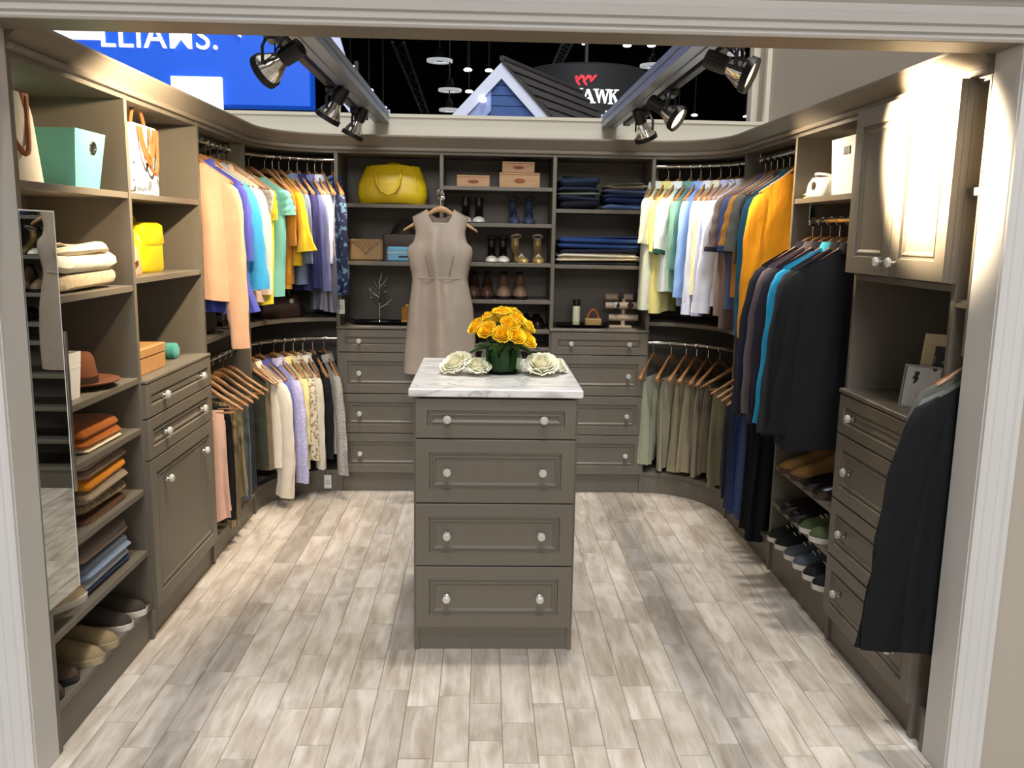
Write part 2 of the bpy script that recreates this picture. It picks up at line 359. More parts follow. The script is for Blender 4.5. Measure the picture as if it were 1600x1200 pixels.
def closets():
    A = 'closet unit'
    # ---- left wall
    u = thing('closet_unit', 'taupe open shelf tower behind the pull-out mirror, shoes on its lowest shelf', A, (XL, L0, 0), HP)
    carcass(u, L1-L0, [1.70, 1.37, 1.03, .84, .605, .365, .145])
    u = thing('closet_unit', 'taupe tower with two drawers and a tall tilt-out door under the yellow backpack', A, (XL, L1, 0), HP)
    w_ = L2-L1; carcass(u, w_, [1.70, 1.395, 1.006])
    MB().box(T*.5, w_, -.022, D, 1.004, 1.018, .003).obj('counter', CAB, u)
    drawers(u, T*.4, w_-.002, [(.872, 1.002), (.712, .870)], (.22, .80))
    d = front(MB(), T*.4, w_-.002, .118, .710, fw=.055).obj('door', CAB, u)
    for k in (.22, .80): knob(d, w_*k, -.014, .60)
    u = thing('closet_unit', 'taupe double hanging section holding the peach sweater, wooden hangers below', A, (XL, L2, 0), HP)
    w_ = L3-L2; carcass(u, w_, [1.075, .118], right=True, shelf_y=.0)
    rod(u, [(T, RY, RODZ), (w_-T, RY, RODZ)]); rod(u, [(T, RY, LOWZ), (w_-T, RY, LOWZ)])
    for z, zt in ((RODZ, H-.024), (LOWZ, 1.05)):
        for x in (T+.006, w_-T-.006): bracket(u, x, RY, z, zt)
    # ---- curved corner units
    def corner(label, sx, cx, cy, ex, ey, kz):
        u = thing('closet_unit', label, A, (cx, cy, 0))
        def arc(f, n=14): return [(sx*ex*f*cos(k/n*HP), ey*f*sin(k/n*HP)) for k in range(n+1)]
        def plate(z0, z1, name):
            poly = [(sx*(ex+D), 0)]+arc(1)+[(0, ey+D), (sx*(ex+D), ey+D)]
            MB().prism(poly, z0, z1, 'z').obj(name, CAB, u)
        plate(1.045, 1.067, 'shelf'); plate(.112, .134, 'shelf'); plate(H-.024, H-.002, 'top_panel')
        a = arc(1.02); b = arc(1.06)
        MB().rings([[(x, y, z) for x, y in a+b[::-1]] for z in (0, .112)]).obj('kick_plate', CAB, u)
        MB().box(sx*(ex+D-.002), sx*(ex+D+.012), 0, ey+D, .01, H).obj('back_panel', CABI, u)
        MB().box(0, sx*(ex+D), ey+D-.002, ey+D+.012, .01, H).obj('back_panel', CABI, u)
        f = 1+RY/ex*.95
        for z in (RODZ, LOWZ):
            rod(u, [(sx*(ex+RY)*cos(t), (ey+RY)*sin(t), z) for t in [k/16*HP for k in range(17)]])
        return u
    corner('curved taupe corner unit with pastel blouses over cream shirts', -1, B0, L3, B0-XL, YB-L3, 0)
    corner('curved taupe corner unit with white dress shirts over khaki trousers', 1, B3, R1, XR-B3, YB-R1, 0)
    # ---- back wall
    DR = [(.864, 1.0), (.614, .862), (.37, .612), (.12, .368)]
    u = thing('closet_unit', 'taupe back unit with yellow handbag on top and drawers beside the dress', A, (B0, YB, 0))
    w_ = B1-B0; carcass(u, w_, [1.735, 1.40, 1.004]); MB().box(0, w_, -.022, D, 1.003, 1.019, .003).obj('counter', CAB, u)
    drawers(u, T*.4, w_-.002, DR, (.21, .79))
    u = thing('closet_unit', 'taupe back unit of narrow shoe shelves behind the roses', A, (B1, YB, 0))
    w_ = B2-B1; carcass(u, w_, [1.845, 1.635, 1.405, 1.185, 1.008, .9, .7, .5, .3, .13])
    u = thing('closet_unit', 'taupe back unit with folded jeans above and four drawers beside khakis', A, (B2, YB, 0))
    w_ = B3-B2; carcass(u, w_, [1.725, 1.40, 1.004], right=True); MB().box(0, w_, -.022, D, 1.003, 1.019, .003).obj('counter', CAB, u)
    drawers(u, T*.4, w_-T*.4, DR, (.21, .81))
    # ---- right wall (local x runs towards the camera)
    u = thing('closet_unit', 'taupe double hanging section holding the orange shirt above blue jeans', A, (XR, R1, 0), -HP)
    w_ = R1-R2; carcass(u, w_, [1.06, .15], shelf_y=0, kick=.13)
    rod(u, [(T, RY, RODZ), (w_, RY, RODZ)]); rod(u, [(T, RY, LOWZ), (w_, RY, LOWZ)])
    for z, zt in ((RODZ, H-.024), (LOWZ, 1.04)):
        for x in (T+.006, w_-.006): bracket(u, x, RY, z, zt)
    u = thing('closet_unit', 'taupe section with long black coats above three shoe shelves', A, (XR, R2, 0), -HP)
    w_ = R2-R3; carcass(u, w_, [1.752, .525, .345, .165], kick=.14)
    rod(u, [(T, RY, 1.655), (w_, RY, 1.655)])
    for x in (T+.006, w_-.006): bracket(u, x, RY, 1.655, 1.73)
    u = thing('closet_unit', 'taupe tall cabinet with glaring upper doors and drawers beside dark jackets', A, (XR, R3, 0), -HP)
    w_ = R3-2.535; carcass(u, w_, [1.452, 1.004], right=True)
    MB().box(0, w_, -.022, D, 1.003, 1.02, .003).obj('counter', CAB, u)
    drawers(u, T*.3, w_-.002, [(.85, 1.0), (.594, .848), (.366, .592), (.118, .364)], (.18, .82))
    MB().box(0, w_-.002, -.02, 0, 1.455, 2.034).obj('cabinet_box', CAB, u)
    for a, b, k in ((T*.3, w_/2, .87), (w_/2, w_-.002, .13)):
        d = front(MB(), a, b, 1.456, 2.034, -.02, fw=.06).obj('door', CAB, u); knob(d, a+(b-a)*k, -.04, 1.506)
    u = thing('closet_unit', 'narrow taupe end section beside the white jamb with thin shelf ends', A, (XR, 2.535, 0), -HP)
    w_ = 2.535-L0
    MB().box(w_-.012, w_, 0, D, 1.25, H, .001).obj('side_panel', CAB, u); MB().box(0, w_, .02, .04, 0, .115, .001).obj('kick_plate', CAB, u)
    MB().box(0, w_, D, D+.012, .0, H).obj('back_panel', CABI, u); MB().box(0, w_, .002, D, H-.024, H-.002).obj('top_panel', CAB, u)
    MB().box(w_-.02, w_, .0, D, 0, .118, .001).obj('side_panel', CAB, u)
    for z in (1.73, 1.41): MB().box(0, w_-.012, .004, D, z-.022, z).obj('shelf', CAB, u)
    # ---- island
    u = thing('island', 'freestanding taupe drawer island with crystal knobs on the plank floor', 'island', (-.251, 3.142, 0))
    w_ = .603; d = .74
    for x in (0, w_-.02): MB().box(x, x+.02, 0, d, 0, .992, .001).obj('side_panel', CAB, u)
    MB().box(.02, w_-.02, d-.02, d, 0, .99).obj('back_panel', CAB, u); MB().box(.02, w_-.02, .006, .025, 0, .09).obj('kick_plate', CAB, u)
    drawers(u, .006, w_-.006, [(.835, .984), (.590, .833), (.345, .588), (.096, .343)], (.2, .795))
    MM = marble_mat()
    tag(MB().box(-.268, .366, 3.108, 3.905, .992, 1.022, .004).obj('countertop', MM), 'white grey-veined marble countertop lying on the island', 'countertop')
    # ---- valet hook, bracket
closets()

# ------------------------------------------------------------------ exhibition hall outside the booth
def hall():
    struct(MB().box(-60, 60, -20, 75, 13.5, 13.7).obj('ceiling', DARK))
    struct(MB().box(-60, 60, 72, 72.3, -1, 13.5).obj('wall_far', DARK))
    LAMP = emis('lamp_glow', 'fffaf0', 3.0); RING = emis('lamp_ring_glow', 'd8dade', .42)
    cam = sc.camera.matrix_world; f = 1366.07
    def far(px, py, Y):
        d = cam.to_3x3() @ Vector(((px-800)/f, -(py-600)/f, -1)); k = Y/d.y; return cam.translation+d*k
    lamps = [(687, 95, 38, 1), (703, 141, 34, 1), (702, 172, 30, 1), (1020, 103, 38, 1), (1150, 84, 26, 1), (548, 105, 15, 0), (577, 141, 13, 0), (599, 168, 11, 0), (731, 109, 13, 0), (764, 110, 12, 0), (733, 143, 12, 0),
             (408, 166, 11, 0), (433, 167, 11, 0), (1085, 180, 10, 0), (1060, 180, 9, 0), (980, 71, 13, 0), (1018, 71, 13, 0), (912, 69, 6, 0), (1165, 182, 8, 0)]
    names = ['below the header', 'over the gable', 'beside the gable foot', 'right of the dark round sign', 'above the right track lights']
    ri = 0
    small = ['highest beside the left silver beam', 'second down beside the left silver beam', 'lowest beside the left silver beam', 'above left of the gable peak, left one of two', 'above left of the gable peak, right one of two', 'touching the left slope of the gable', 'under the blue sign, left one of two', 'under the blue sign, right one of two', 'above the round sign, left one', 'above the round sign, right one', 'tiny one by the pale truss', 'low right of the right beam, right one of two', 'low right of the right beam, left one of two', 'lowest near the beige right wall']
    for i, (x, y, wd, ring) in enumerate(lamps):
        p = far(x, y, 42); s = wd*43/f/2
        if ring:
            t = thing('ceiling_lamp', 'pale ring shaped high-bay lamp in the dark hall, '+names[ri], 'lamp', p); ri += 1
            M = Matrix.Identity(4)
            MB().rings([[(r*cos(a), r*sin(a), z) for a in [k*pi/12 for k in range(24)]] for r, z in ((s*.42, .05), (s, .05), (s, -.05), (s*.42, -.05))], False, False).obj('ring', RING, t)
            MB().lathe([(s*.4, -.02), (s*.4, .3), (s*.2, .5)], 16).obj('housing', BLACK, t)
            MB().tube([(0, 0, .4), (0, 0, 13.5-p.z)], .03, 6).obj('stem', BLACK, t)
        else:
            t = thing('ceiling_lamp', 'small glowing white hall lamp '+small.pop(0), 'lamp', p, group='small high-bay lamps')
            MB().lathe([(.01, -s*.3), (s*.8, -s*.25), (s, 0), (s*.7, s*.3), (.02, s*.4)], 14).obj('diffuser', LAMP, t)
            MB().tube([(0, 0, s*.3), (0, 0, 13.5-p.z)], .03, 6).obj('stem', BLACK, t)
    TR = mat('truss_metal', '6f7682', .5, .5, var=.1)
    TRD = mat('dark_truss_metal', '2a2d33', .6, .3, var=.1)
    for lab, a, b, Y0, Y1, m in (('pale metal truss slanting above the dark round sign', (887, 66), (867, 108), 30, 36, TR), ('long dark truss slanting between the ring lamps', (622, 66), (664, 176), 26, 44, TRD)):
        p, q = far(*a, Y0), far(*b, Y1); t = thing('ceiling_truss', lab, 'truss', p); q = q-p; s = .16
        for dx in (-s, s): MB().tube([(dx, 0, 0), tuple(q+Vector((dx, 0, 0)))], .04, 6).obj('chord', m, t)
        zz = MB()
        for k in range(14):
            z0, z1 = q*(k/14), q*((k+1)/14); sg = s if k % 2 else -s
            zz.tube([tuple(z0+Vector((-sg, 0, 0))), tuple(z1+Vector((sg, 0, 0)))], .02, 5)
        zz.obj('lattice', m, t)
    # blue sign with white letters, in a neighbouring booth
    BLUE = emis('emissive_blue', '0750c6', .5); WH = emis('emissive_white', 'f2f2f8', .9); LAV = emis('emissive_lavender', 'aab0d4', .45)  # sign faces, lettering and partition emit their own colour
    Y = 10.0
    t = thing('hall_sign', 'big blue sign with white capital letters beyond the left units', 'sign', (-3.2, Y, 2.9))
    MB().box(-1.6, 1.285, 0, .3, 0, 1.6, .01).obj('face', BLUE, t)
    c = bpy.data.curves.new('lettering', 'FONT'); c.body = 'LLIAMS.'; c.size = .36; c.extrude = .012; c.offset = .001; c.space_character = 1.06; c.align_x = 'LEFT'; c.materials.append(WH)
    tmp = bpy.data.objects.new('lettering_curve', c); C.objects.link(tmp); bpy.context.view_layer.update()
    me = bpy.data.meshes.new_from_object(tmp.evaluated_get(bpy.context.evaluated_depsgraph_get())); bpy.data.objects.remove(tmp)
    o = bpy.data.objects.new('lettering', me); C.objects.link(o); o.parent = t; o.rotation_euler = (HP, 0, 0); o.location = (-.95, -.014, .575)
    MB().box(-1.7, -.93, -.06, -.005, .64, 1.5, .004).obj('white_panel', WH, t)
    MB().box(-.20, .345, -.05, -.005, -.25, .285, .004).obj('white_panel', WH, t)
    MB().prism([(.4, .80), (.56, .70), (.56, 1.2), (.4, 1.2)], -.05, -.005).obj('white_panel', WH, t)
    t = thing('hall_partition', 'pale lavender partition panel just right of the blue sign', 'panel', (-1.9, 10.05, 2.9))
    MB().prism([(0, .47), (.46, -.12), (.46, .2), (.3, .75), (0, .9)], 0, .08).obj('panel', LAV, t); MB().box(.46, .5, 0, .08, -.1, .5).obj('edge', BLACK, t)
    # gabled model house
    WTR = mat('white_gable_trim', 'cdd5ea', .6, var=.02); BSD = mat('blue_siding', '35558f', .7, var=.08)
    Y = 9.0; t = thing('model_house', 'gabled display house with blue siding and dark shingle roof beyond the back wall', 'house', (.15, Y, 2.3))
    ap, hw = .93, .62     # apex height above 2.3, half width at base 2.3
    sl = (ap-.0)/.8
    def gz(x): return ap-abs(x)*1.0
    # gable wall
    MB().prism([(-.8, ap-.93), (.8, ap-.93), (0, ap-.09)], .03, .1).obj('gable_wall', BSD, t)
    for k in range(7):
        z = .12+k*.1; hwk = (ap-.14-z)/1.1
        if hwk > .04: MB().box(-hwk, hwk, .012, .032, z, z+.094, .003).obj('siding_board', BSD, t)
    for s in (-1, 1):
        MB().prism([(0, ap), (s*.88, ap-.93), (s*.74, ap-.93), (0, ap-.155)], -.03, .03).obj('bargeboard', WTR, t)
    MB().prism([(-.10, ap-.26), (-.74, ap-.93), (-.52, ap-.93), (-.10, ap-.46)], -.005, .015).obj('soffit_board', mat('lavender_board', '8a9ccc', .6, var=.03), t)
    for x, z in ((-.18, ap-.36), (-.42, ap-.62)):
        MB().lathe([(.001, -.03), (.03, -.02), (.035, 0), (.03, .02), (.001, .03)], 12, Matrix.Translation((x, -.035, z))).obj('bulb', emis('bulb_glow', 'ffffff', 2.2), t)
    MB().box(-.8, .8, .05, 1.9, -2.3, 0).obj('house_wall', BSD, t)
    # roof slope on the right: ridge runs back and to the right
    SH = mat('dark_shingle', '3c3a3a', .9, var=.25, scale=(9, 9, 9), bump=.3)
    rd = Vector((.98, 1.9, 0)); dn = Vector((.85, -.0, -.90)); o0 = Vector((0, -.05, ap+.02))
    MB().add([o0, o0+rd, o0+rd+dn*1.1, o0+dn*1.1, o0+Vector((0, 0, -.03)), o0+rd+Vector((0, 0, -.03)), o0+rd+dn*1.1+Vector((0, 0, -.03)), o0+dn*1.1+Vector((0, 0, -.03))],
             [(0, 1, 2, 3), (4, 7, 6, 5), (0, 4, 5, 1), (1, 5, 6, 2), (2, 6, 7, 3), (3, 7, 4, 0)]).obj('roof_deck', SH, t)
    nr = rd.cross(dn).normalized(); nr = nr if nr.z > 0 else -nr
    rows, cols = 9, 15
    for i in range(rows):
        for j in range(cols):
            a = j/cols+(i % 2)*.5/cols; b = min(1, a+.97/cols)
            if a >= 1: continue
            t0, t1 = i/rows*1.08, (i+1.12)/rows*1.08
            P = [o0+rd*a+dn*t0+nr*.002, o0+rd*b+dn*t0+nr*.002, o0+rd*b+dn*t1+nr*.022, o0+rd*a+dn*t1+nr*.022]
            Q = [p-nr*.012 for p in P]
            MB().add(P+Q, [(0, 1, 2, 3), (3, 2, 6, 7), (0, 3, 7, 4), (1, 5, 6, 2)]).obj('shingle', SH, t, smooth=0)
    MB().tube([o0+Vector((0, 0, .01)), o0+rd+Vector((0, 0, .01))], .03, 6).obj('ridge_cap', SH, t)
    # dark round hanging sign
    Y = 13.0; p = far(917, 185, Y); q = far(917, 110, Y); rr = 95*Y/f
    t = thing('round_sign', 'dark round hanging sign with red wave mark and white serif letters', 'sign', (p.x, Y+.3, p.z-.3))
    MB().lathe([(.02, 0), (rr, 0), (rr, q.z-p.z+.28), (rr*.96, q.z-p.z+.31), (.02, q.z-p.z+.31)], 48).obj('drum', mat('sign_black', '202226', .7, var=.1), t)
    MB().tube([(0, 0, .5), (0, 0, 13.5-t.location.z)], .03, 6).obj('hanging_rod', BLACK, t)
    def onsign(px, py):
        P = far(px, py, Y-.6); o = cam.translation; d = (P-o).normalized(); c = t.location
        ox, oy = o.x-c.x, o.y-c.y; A = d.x**2+d.y**2; B = ox*d.x+oy*d.y; K = ox*ox+oy*oy-(rr+.012)**2
        k = (-B-sqrt(B*B-A*K))/A; return o+d*k-c
    def stroke(b, poly):
        P = [onsign(*p) for p in poly]; Q = [p+Vector((0, .02, 0)) for p in P]; n = len(P)
        b.add(P+Q, [tuple(range(n)), tuple(range(n, 2*n))[::-1]]+[(i, (i+1) % n, n+(i+1) % n, n+i) for i in range(n)])
    b = MB()
    for k in range(3):
        x = 899+k*11
        stroke(b, [(x, 127), (x+9, 116), (x+12, 118), (x+3.5, 128)]); stroke(b, [(x+.5, 127), (x+3, 125), (x+8, 132), (x+6, 134)]) if k < 2 else None
        stroke(b, [(x-1, 121), (x+2, 117), (x+4, 120), (x+1, 125)])
    b.obj('emblem', emis('sign_red', 'e02838', .8), t)
    b = MB()
    def serif(x0, x1, y): stroke(b, [(x0, y-1.2), (x1, y-1.2), (x1, y+.6), (x0, y+.6)])
    bl = lambda x: 160-(925-x)*-.02
    # M O H behind the roof, then A W K
    for x in (862, 883): stroke(b, [(x, 138), (x+3.5, 138), (x+3.5, 159), (x, 159)])
    stroke(b, [(889, 138), (894, 138), (894, 159), (889, 159)]); stroke(b, [(904, 138.5), (908.5, 138.5), (908.5, 159.5), (904, 159.5)]); stroke(b, [(892, 147), (906, 147), (906, 149.5), (892, 149.5)]); serif(902, 911, 139)
    stroke(b, [(917, 139), (920, 139), (912.5, 160), (910.5, 160)]); stroke(b, [(917, 139), (921, 139), (929, 160.5), (923.5, 160.5)]); stroke(b, [(914, 152.5), (923, 152.5), (923, 154.5), (914, 154.5)]); serif(908.5, 915, 160); serif(921, 931, 160.5)
    stroke(b, [(929, 139.5), (933.5, 139.5), (938, 160.5), (935.5, 161)]); stroke(b, [(940, 139.5), (937, 161), (935, 158), (938.5, 140)]); stroke(b, [(938.5, 140), (943, 140), (947, 161), (944, 161.5)]); stroke(b, [(949.5, 140), (951.5, 140), (946.5, 161.5), (944.5, 159)]); serif(927, 936, 140); serif(946.5, 953.5, 140.4)
    stroke(b, [(952, 140.5), (956, 140.5), (956, 162), (952, 162)]); stroke(b, [(963, 140.5), (965, 141), (957, 151), (955, 150)]); stroke(b, [(957, 149), (960, 147.5), (967, 162), (962, 162)]); serif(950, 958, 141); serif(950, 958, 162); serif(960, 967, 141); serif(960.5, 969, 162)
    # small second line, ending in E S
    stroke(b, [(946, 173), (948, 173), (948, 181), (946, 181)])
    for y in (173, 176.5, 180): stroke(b, [(946, y), (951, y), (951, y+1.3), (946, y+1.3)])
    for y in (173.3, 176.8, 180.3): stroke(b, [(955, y), (960, y), (960, y+1.3), (955, y+1.3)])
    stroke(b, [(955, 173.3), (956.5, 173.3), (956.5, 178), (955, 178)]); stroke(b, [(958.5, 177), (960, 177), (960, 181.5), (958.5, 181.5)])
    b.obj('lettering', WH, t)
    # small dark plaque on the booth's outer wall, cut by the frame edge
    tag(MB().box(1.548, 1.60, 2.322, 2.335, .80, .94, .002).use(1).box(1.555, 1.59, 2.319, 2.322, .81, .93).obj('wall_plaque', [BLACK, WHITEP]), 'small dark framed plaque on the beige outer wall beside the portal', 'plaque')
hall()

# ------------------------------------------------------------------ track lights
def tracks():
    G = mat('lamp_glass', 'e6e2d8', .1, .9, var=.2, scale=(80, 80, 80))
    GL = emis('spot_glow', 'ffe2b0', 3.0)
    def beam(label, tl, x, s):
        t = thing('light_beam', label, 'beam', (x, 2.4, 2.235))
        b = MB(); L = WB+.03-2.4
        prof = [(-.045, 0), (-.012, 0), (-.012, .006), (.012, .006), (.012, 0), (.045, 0), (.045, .03), (.039, .03), (.039, .04), (.045, .04), (.045, .07), (-.045, .07), (-.045, .04), (-.039, .04), (-.039, .03), (-.045, .03)]
        b.rings([[(px, y, pz) for px, pz in prof] for y in (0, L)]); b.obj('extrusion', ALU, t)
        MB().box(-.05, .05, L-.012, L, -.012, .082, .003).obj('end_plate', ALU, t)
        k = thing('light_track', tl, 'track', (x+s*.075, 2.4, 2.225))
        MB().box(-.018, .018, 0, L-.25, 0, .03, .002).obj('rail', BLACK, k)
        MB().box(-.02, .02, L-.27, L-.24, -.003, .033, .002).obj('end_cap', BLACK, k)
        for y in (.6, 1.7, 2.7): MB().box(-.03 if s > 0 else .0, .0 if s > 0 else .03, y, y+.05, .02, .035).obj('clip', BLACK, k)
    beam('silver extruded beam crossing above the left aisle', 'black lighting track along the left silver beam', -.64, -1)
    beam('silver extruded beam crossing above the right aisle', 'black lighting track along the right silver beam', .765, 1)
    def spot(label, x, y, tgt, e, ang, drop=.05, blend=.7):
        t = thing('track_spotlight', label, 'spotlight', (x, y, 2.225), group='track spotlights')
        MB().box(-.02, .02, -.05, .05, -.025, 0, .003).obj('adapter', BLACKP, t)
        hz = -drop-.05
        MB().tube([(0, 0, -.02), (0, 0, -drop+.03)], .006, 8).obj('stem', BLACK, t)
        piv = Vector((0, 0, hz)); d = (Vector(tgt)-(Vector((x, y, 2.225))+piv)).normalized()
        sd = d.cross(Vector((0, 0, 1))).normalized(); up = sd.cross(d)
        yk = [piv+sd*.062, piv+sd*.062+Vector((0, 0, .05)), piv+sd*.035+Vector((0, 0, .085)), piv+Vector((0, 0, .09)), piv-sd*.035+Vector((0, 0, .085)), piv-sd*.062+Vector((0, 0, .05)), piv-sd*.062]
        MB().tube(yk, .007, 8, flat=.5).obj('yoke', BLACK, t)
        M = Matrix((sd, up, d)).transposed().to_4x4(); M.translation = piv
        MB().lathe([(.052, .025), (.06, .025), (.061, .048), (.052, .048)], 24, M, cap=False).obj('front_ring', BLACK, t)
        MB().lathe([(.02, -.05), (.03, -.03), (.05, .01), (.056, .03)], 24, M, cap=False).obj('reflector_lamp', G, t)
        MB().lathe([(.001, .03), (.052, .03), (.052, .034), (.001, .034)], 24, M).obj('lens', GL, t)
        MB().lathe([(.001, -.12), (.03, -.12), (.032, -.10), (.03, -.045), (.018, -.04)], 20, M).obj('lamp_socket', BLACKP, t)
        MB().tube([piv-d*.10+up*.02, piv-d*.09+up*.06, Vector((0, .03, -.05)), Vector((0, .03, -.02))], .004, 6).obj('cable', BLACK, t)
        P = Vector((x, y, 2.225))+piv+d*.06
        light('spot_bulb', 'SPOT', P, e, WARM, Vector(tgt), spot_size=radians(ang), spot_blend=blend, shadow_soft_size=.03)
    # left track, near to far; right track, near to far
    spot('track spotlight nearest the header on the left beam, against the blue sign', -.72, 3.12, (-1.42, 3.38, 1.74), 105, 118, .05)
    spot('middle track spotlight of the left beam, beside the lavender panel', -.715, 4.24, (-1.28, 4.35, 1.2), 60, 85, .05)
    spot('farthest track spotlight of the left beam, above the yellow handbag', -.71, 4.95, (-1.15, 5.0, 1.2), 36, 80, .05)
    spot('track spotlight nearest the header on the right beam, against the dark hall', .84, 3.02, (1.37, 2.77, 1.87), 950, 56, .05, .75)
    spot('middle track spotlight of the right beam, halfway along the black track', .84, 4.1, (1.42, 3.75, 1.68), 60, 75, .05)
    spot('farthest track spotlight of the right beam, hanging before the cream wall', .84, 4.78, (1.15, 5.0, 1.4), 26, 80, .05)
tracks()

# ------------------------------------------------------------------ hangers and clothes
HANG = {}
def hanger_proto(kind):
    hm = PALEW if kind in ('pale', 'dress') else HWOOD
    t = thing('coat_hanger', 'x', 'hanger', group='wooden coat hangers')
    R = []
    xs = [-.205, -.19, -.15, -.10, -.06, -.03, 0, .03, .06, .10, .15, .19, .205]
    for x in xs:
        a = abs(x); z = lerp([(0, .014), (.025, .010), (.05, -.004), (.10, -.042), (.15, -.074), (.19, -.098), (.205, -.108)], a)[0]
        h = lerp([(0, .017), (.05, .014), (.15, .011), (.205, .007)], a)[0]; th = lerp([(0, .007), (.06, .006), (.15, .010), (.19, .014), (.205, .011)], a)[0]
        R.append([(x, th*cos(k*pi/4), z+h*sin(k*pi/4)) for k in range(8)])
    MB().rings(R).obj('wooden_arms', hm, t, smooth=50)
    P = [(0, 0, .025), (0, 0, .072)]+[(.019*sin(a), 0, .072+.0195+.0*a-.0195*cos(a)) for a in [k*pi/8 for k in range(1, 13)]]
    MB().tube(P, .0024, 6).obj('hook', CHROME, t)
    if kind in ('bar', 'pale'):
        MB().tube([(-.165, 0, -.084), (-.165, 0, -.122), (.165, 0, -.122), (.165, 0, -.084)], .006, 8).obj('trouser_bar', hm, t)
    return t
def place_hanger(x, y, zr, rz, desc, kind='plain'):
    lab = 'wooden hanger with chrome hook carrying the '+desc
    if kind not in HANG:
        t = HANG[kind] = hanger_proto(kind); t.location = (x, y, zr-.0955); t.rotation_euler = (0, 0, rz); t['label'] = lab
        return t
    return dup(HANG[kind], (x, y, zr-.0955), rz, lab)
def sheet(b, prof, Tf, Tb, L, ns=22, nv=18, amp=.012, k=3, seed=0, hem=.006, lean=0, vtop=0):
    rnd = random.Random(seed); p1, p2, p3 = [rnd.uniform(0, 6.28) for _ in range(3)]
    for side, Tz in ((-1, Tf), (1, Tb)):
        G = []
        for i in range(nv+1):
            v = (i/nv)**.9; row = []
            for j in range(ns+1):
                s = sin((-1+2*j/ns)*HP*.86)/sin(HP*.86); z0 = Tz(s); zb = -L+hem*sin(5*s+p1)
                z = z0+(zb-z0)*v; a, bb = lerp(prof, z)
                q = sqrt(max(0, 1-s*s)); f = amp*1.35*min(1, max(0, (-z-.05)/.35))
                y = side*bb*q**.8+f*q*(sin(k*s*pi+p2+z*2)+.6*sin(2.3*k*s+p3-z*3)+.35*sin(11*s+p1+z*4))*(1 if side < 0 else .7)
                x = s*a+lean*(-z)+f*.35*sin(7*s+z*9+p3)
                row.append((x, y, z))
            G.append(row)
        b.grid(G)
    return b
def sleeve(sx, root, ls, w0, w1, th, spread=.12, flare=0, seed=0, n=20, m=16, bend=0, yb=0):
    """tapered tube hanging from the shoulder"""
    rnd = random.Random(seed*7+(3 if sx > 0 else 5)); ph = rnd.uniform(0, 6.28); R = []
    x, z = sx*root[0], root[1]; ang = radians(52); yy = 0
    for i in range(m+1):
        t = i/m
        tgt = radians(90)-spread*(1-t*.6)+bend*max(0, t-.45)
        ang = ang+(tgt-ang)*min(1, .4+t*1.5)
        cp = lerp([(0, .45), (.04, .72), (.1, .92), (.18, 1), (1, 1)], t*max(1, ls/.5))[0]
        w = (w0+(w1-w0)*t)*cp+flare*max(0, t-.7)/.3; h = (th*(1-.2*t)+flare*.35*max(0, t-.7)/.3)*(.6+.4*cp)
        dx, dz = cos(ang), -sin(ang); nx, nz = sin(ang), cos(ang)
        ring = []
        for kk in range(n):
            a = 2*pi*kk/n; rr = 1+(.15*sin(3*a+ph+t*3.5)+.10*sin(5*a-ph*2+t*2)+.05*sin(t*23+ph+2*a))*min(1, t*3)
            u = cos(a)*w/2*rr; vv = sin(a)*h/2*rr
            ring.append((x+sx*nx*u, yy+vv+yb*t, z+nz*u))
        R.append(ring); st = ls/m; x += sx*dx*st; z += dz*st
    return MB().rings(R, True, False)
def collar(open_=.5, h=.034, r=(.066, .045)):
    b = MB(); n = 18; rows = []
    for (rr, z) in ((1.12, -.006), (1.0, h), (1.06, h+.003), (1.36, -.008)):
        row = []
        for k in range(n+1):
            a = -HP+open_*.5+(2*pi-open_)*k/n
            zz = z-.030*max(0, -sin(a))**2*(1.0 if rr > 1.2 else .55)
            row.append((r[0]*rr*cos(a), r[1]*rr*sin(a), zz-.012))
        rows.append(row)
    return b.grid(rows)
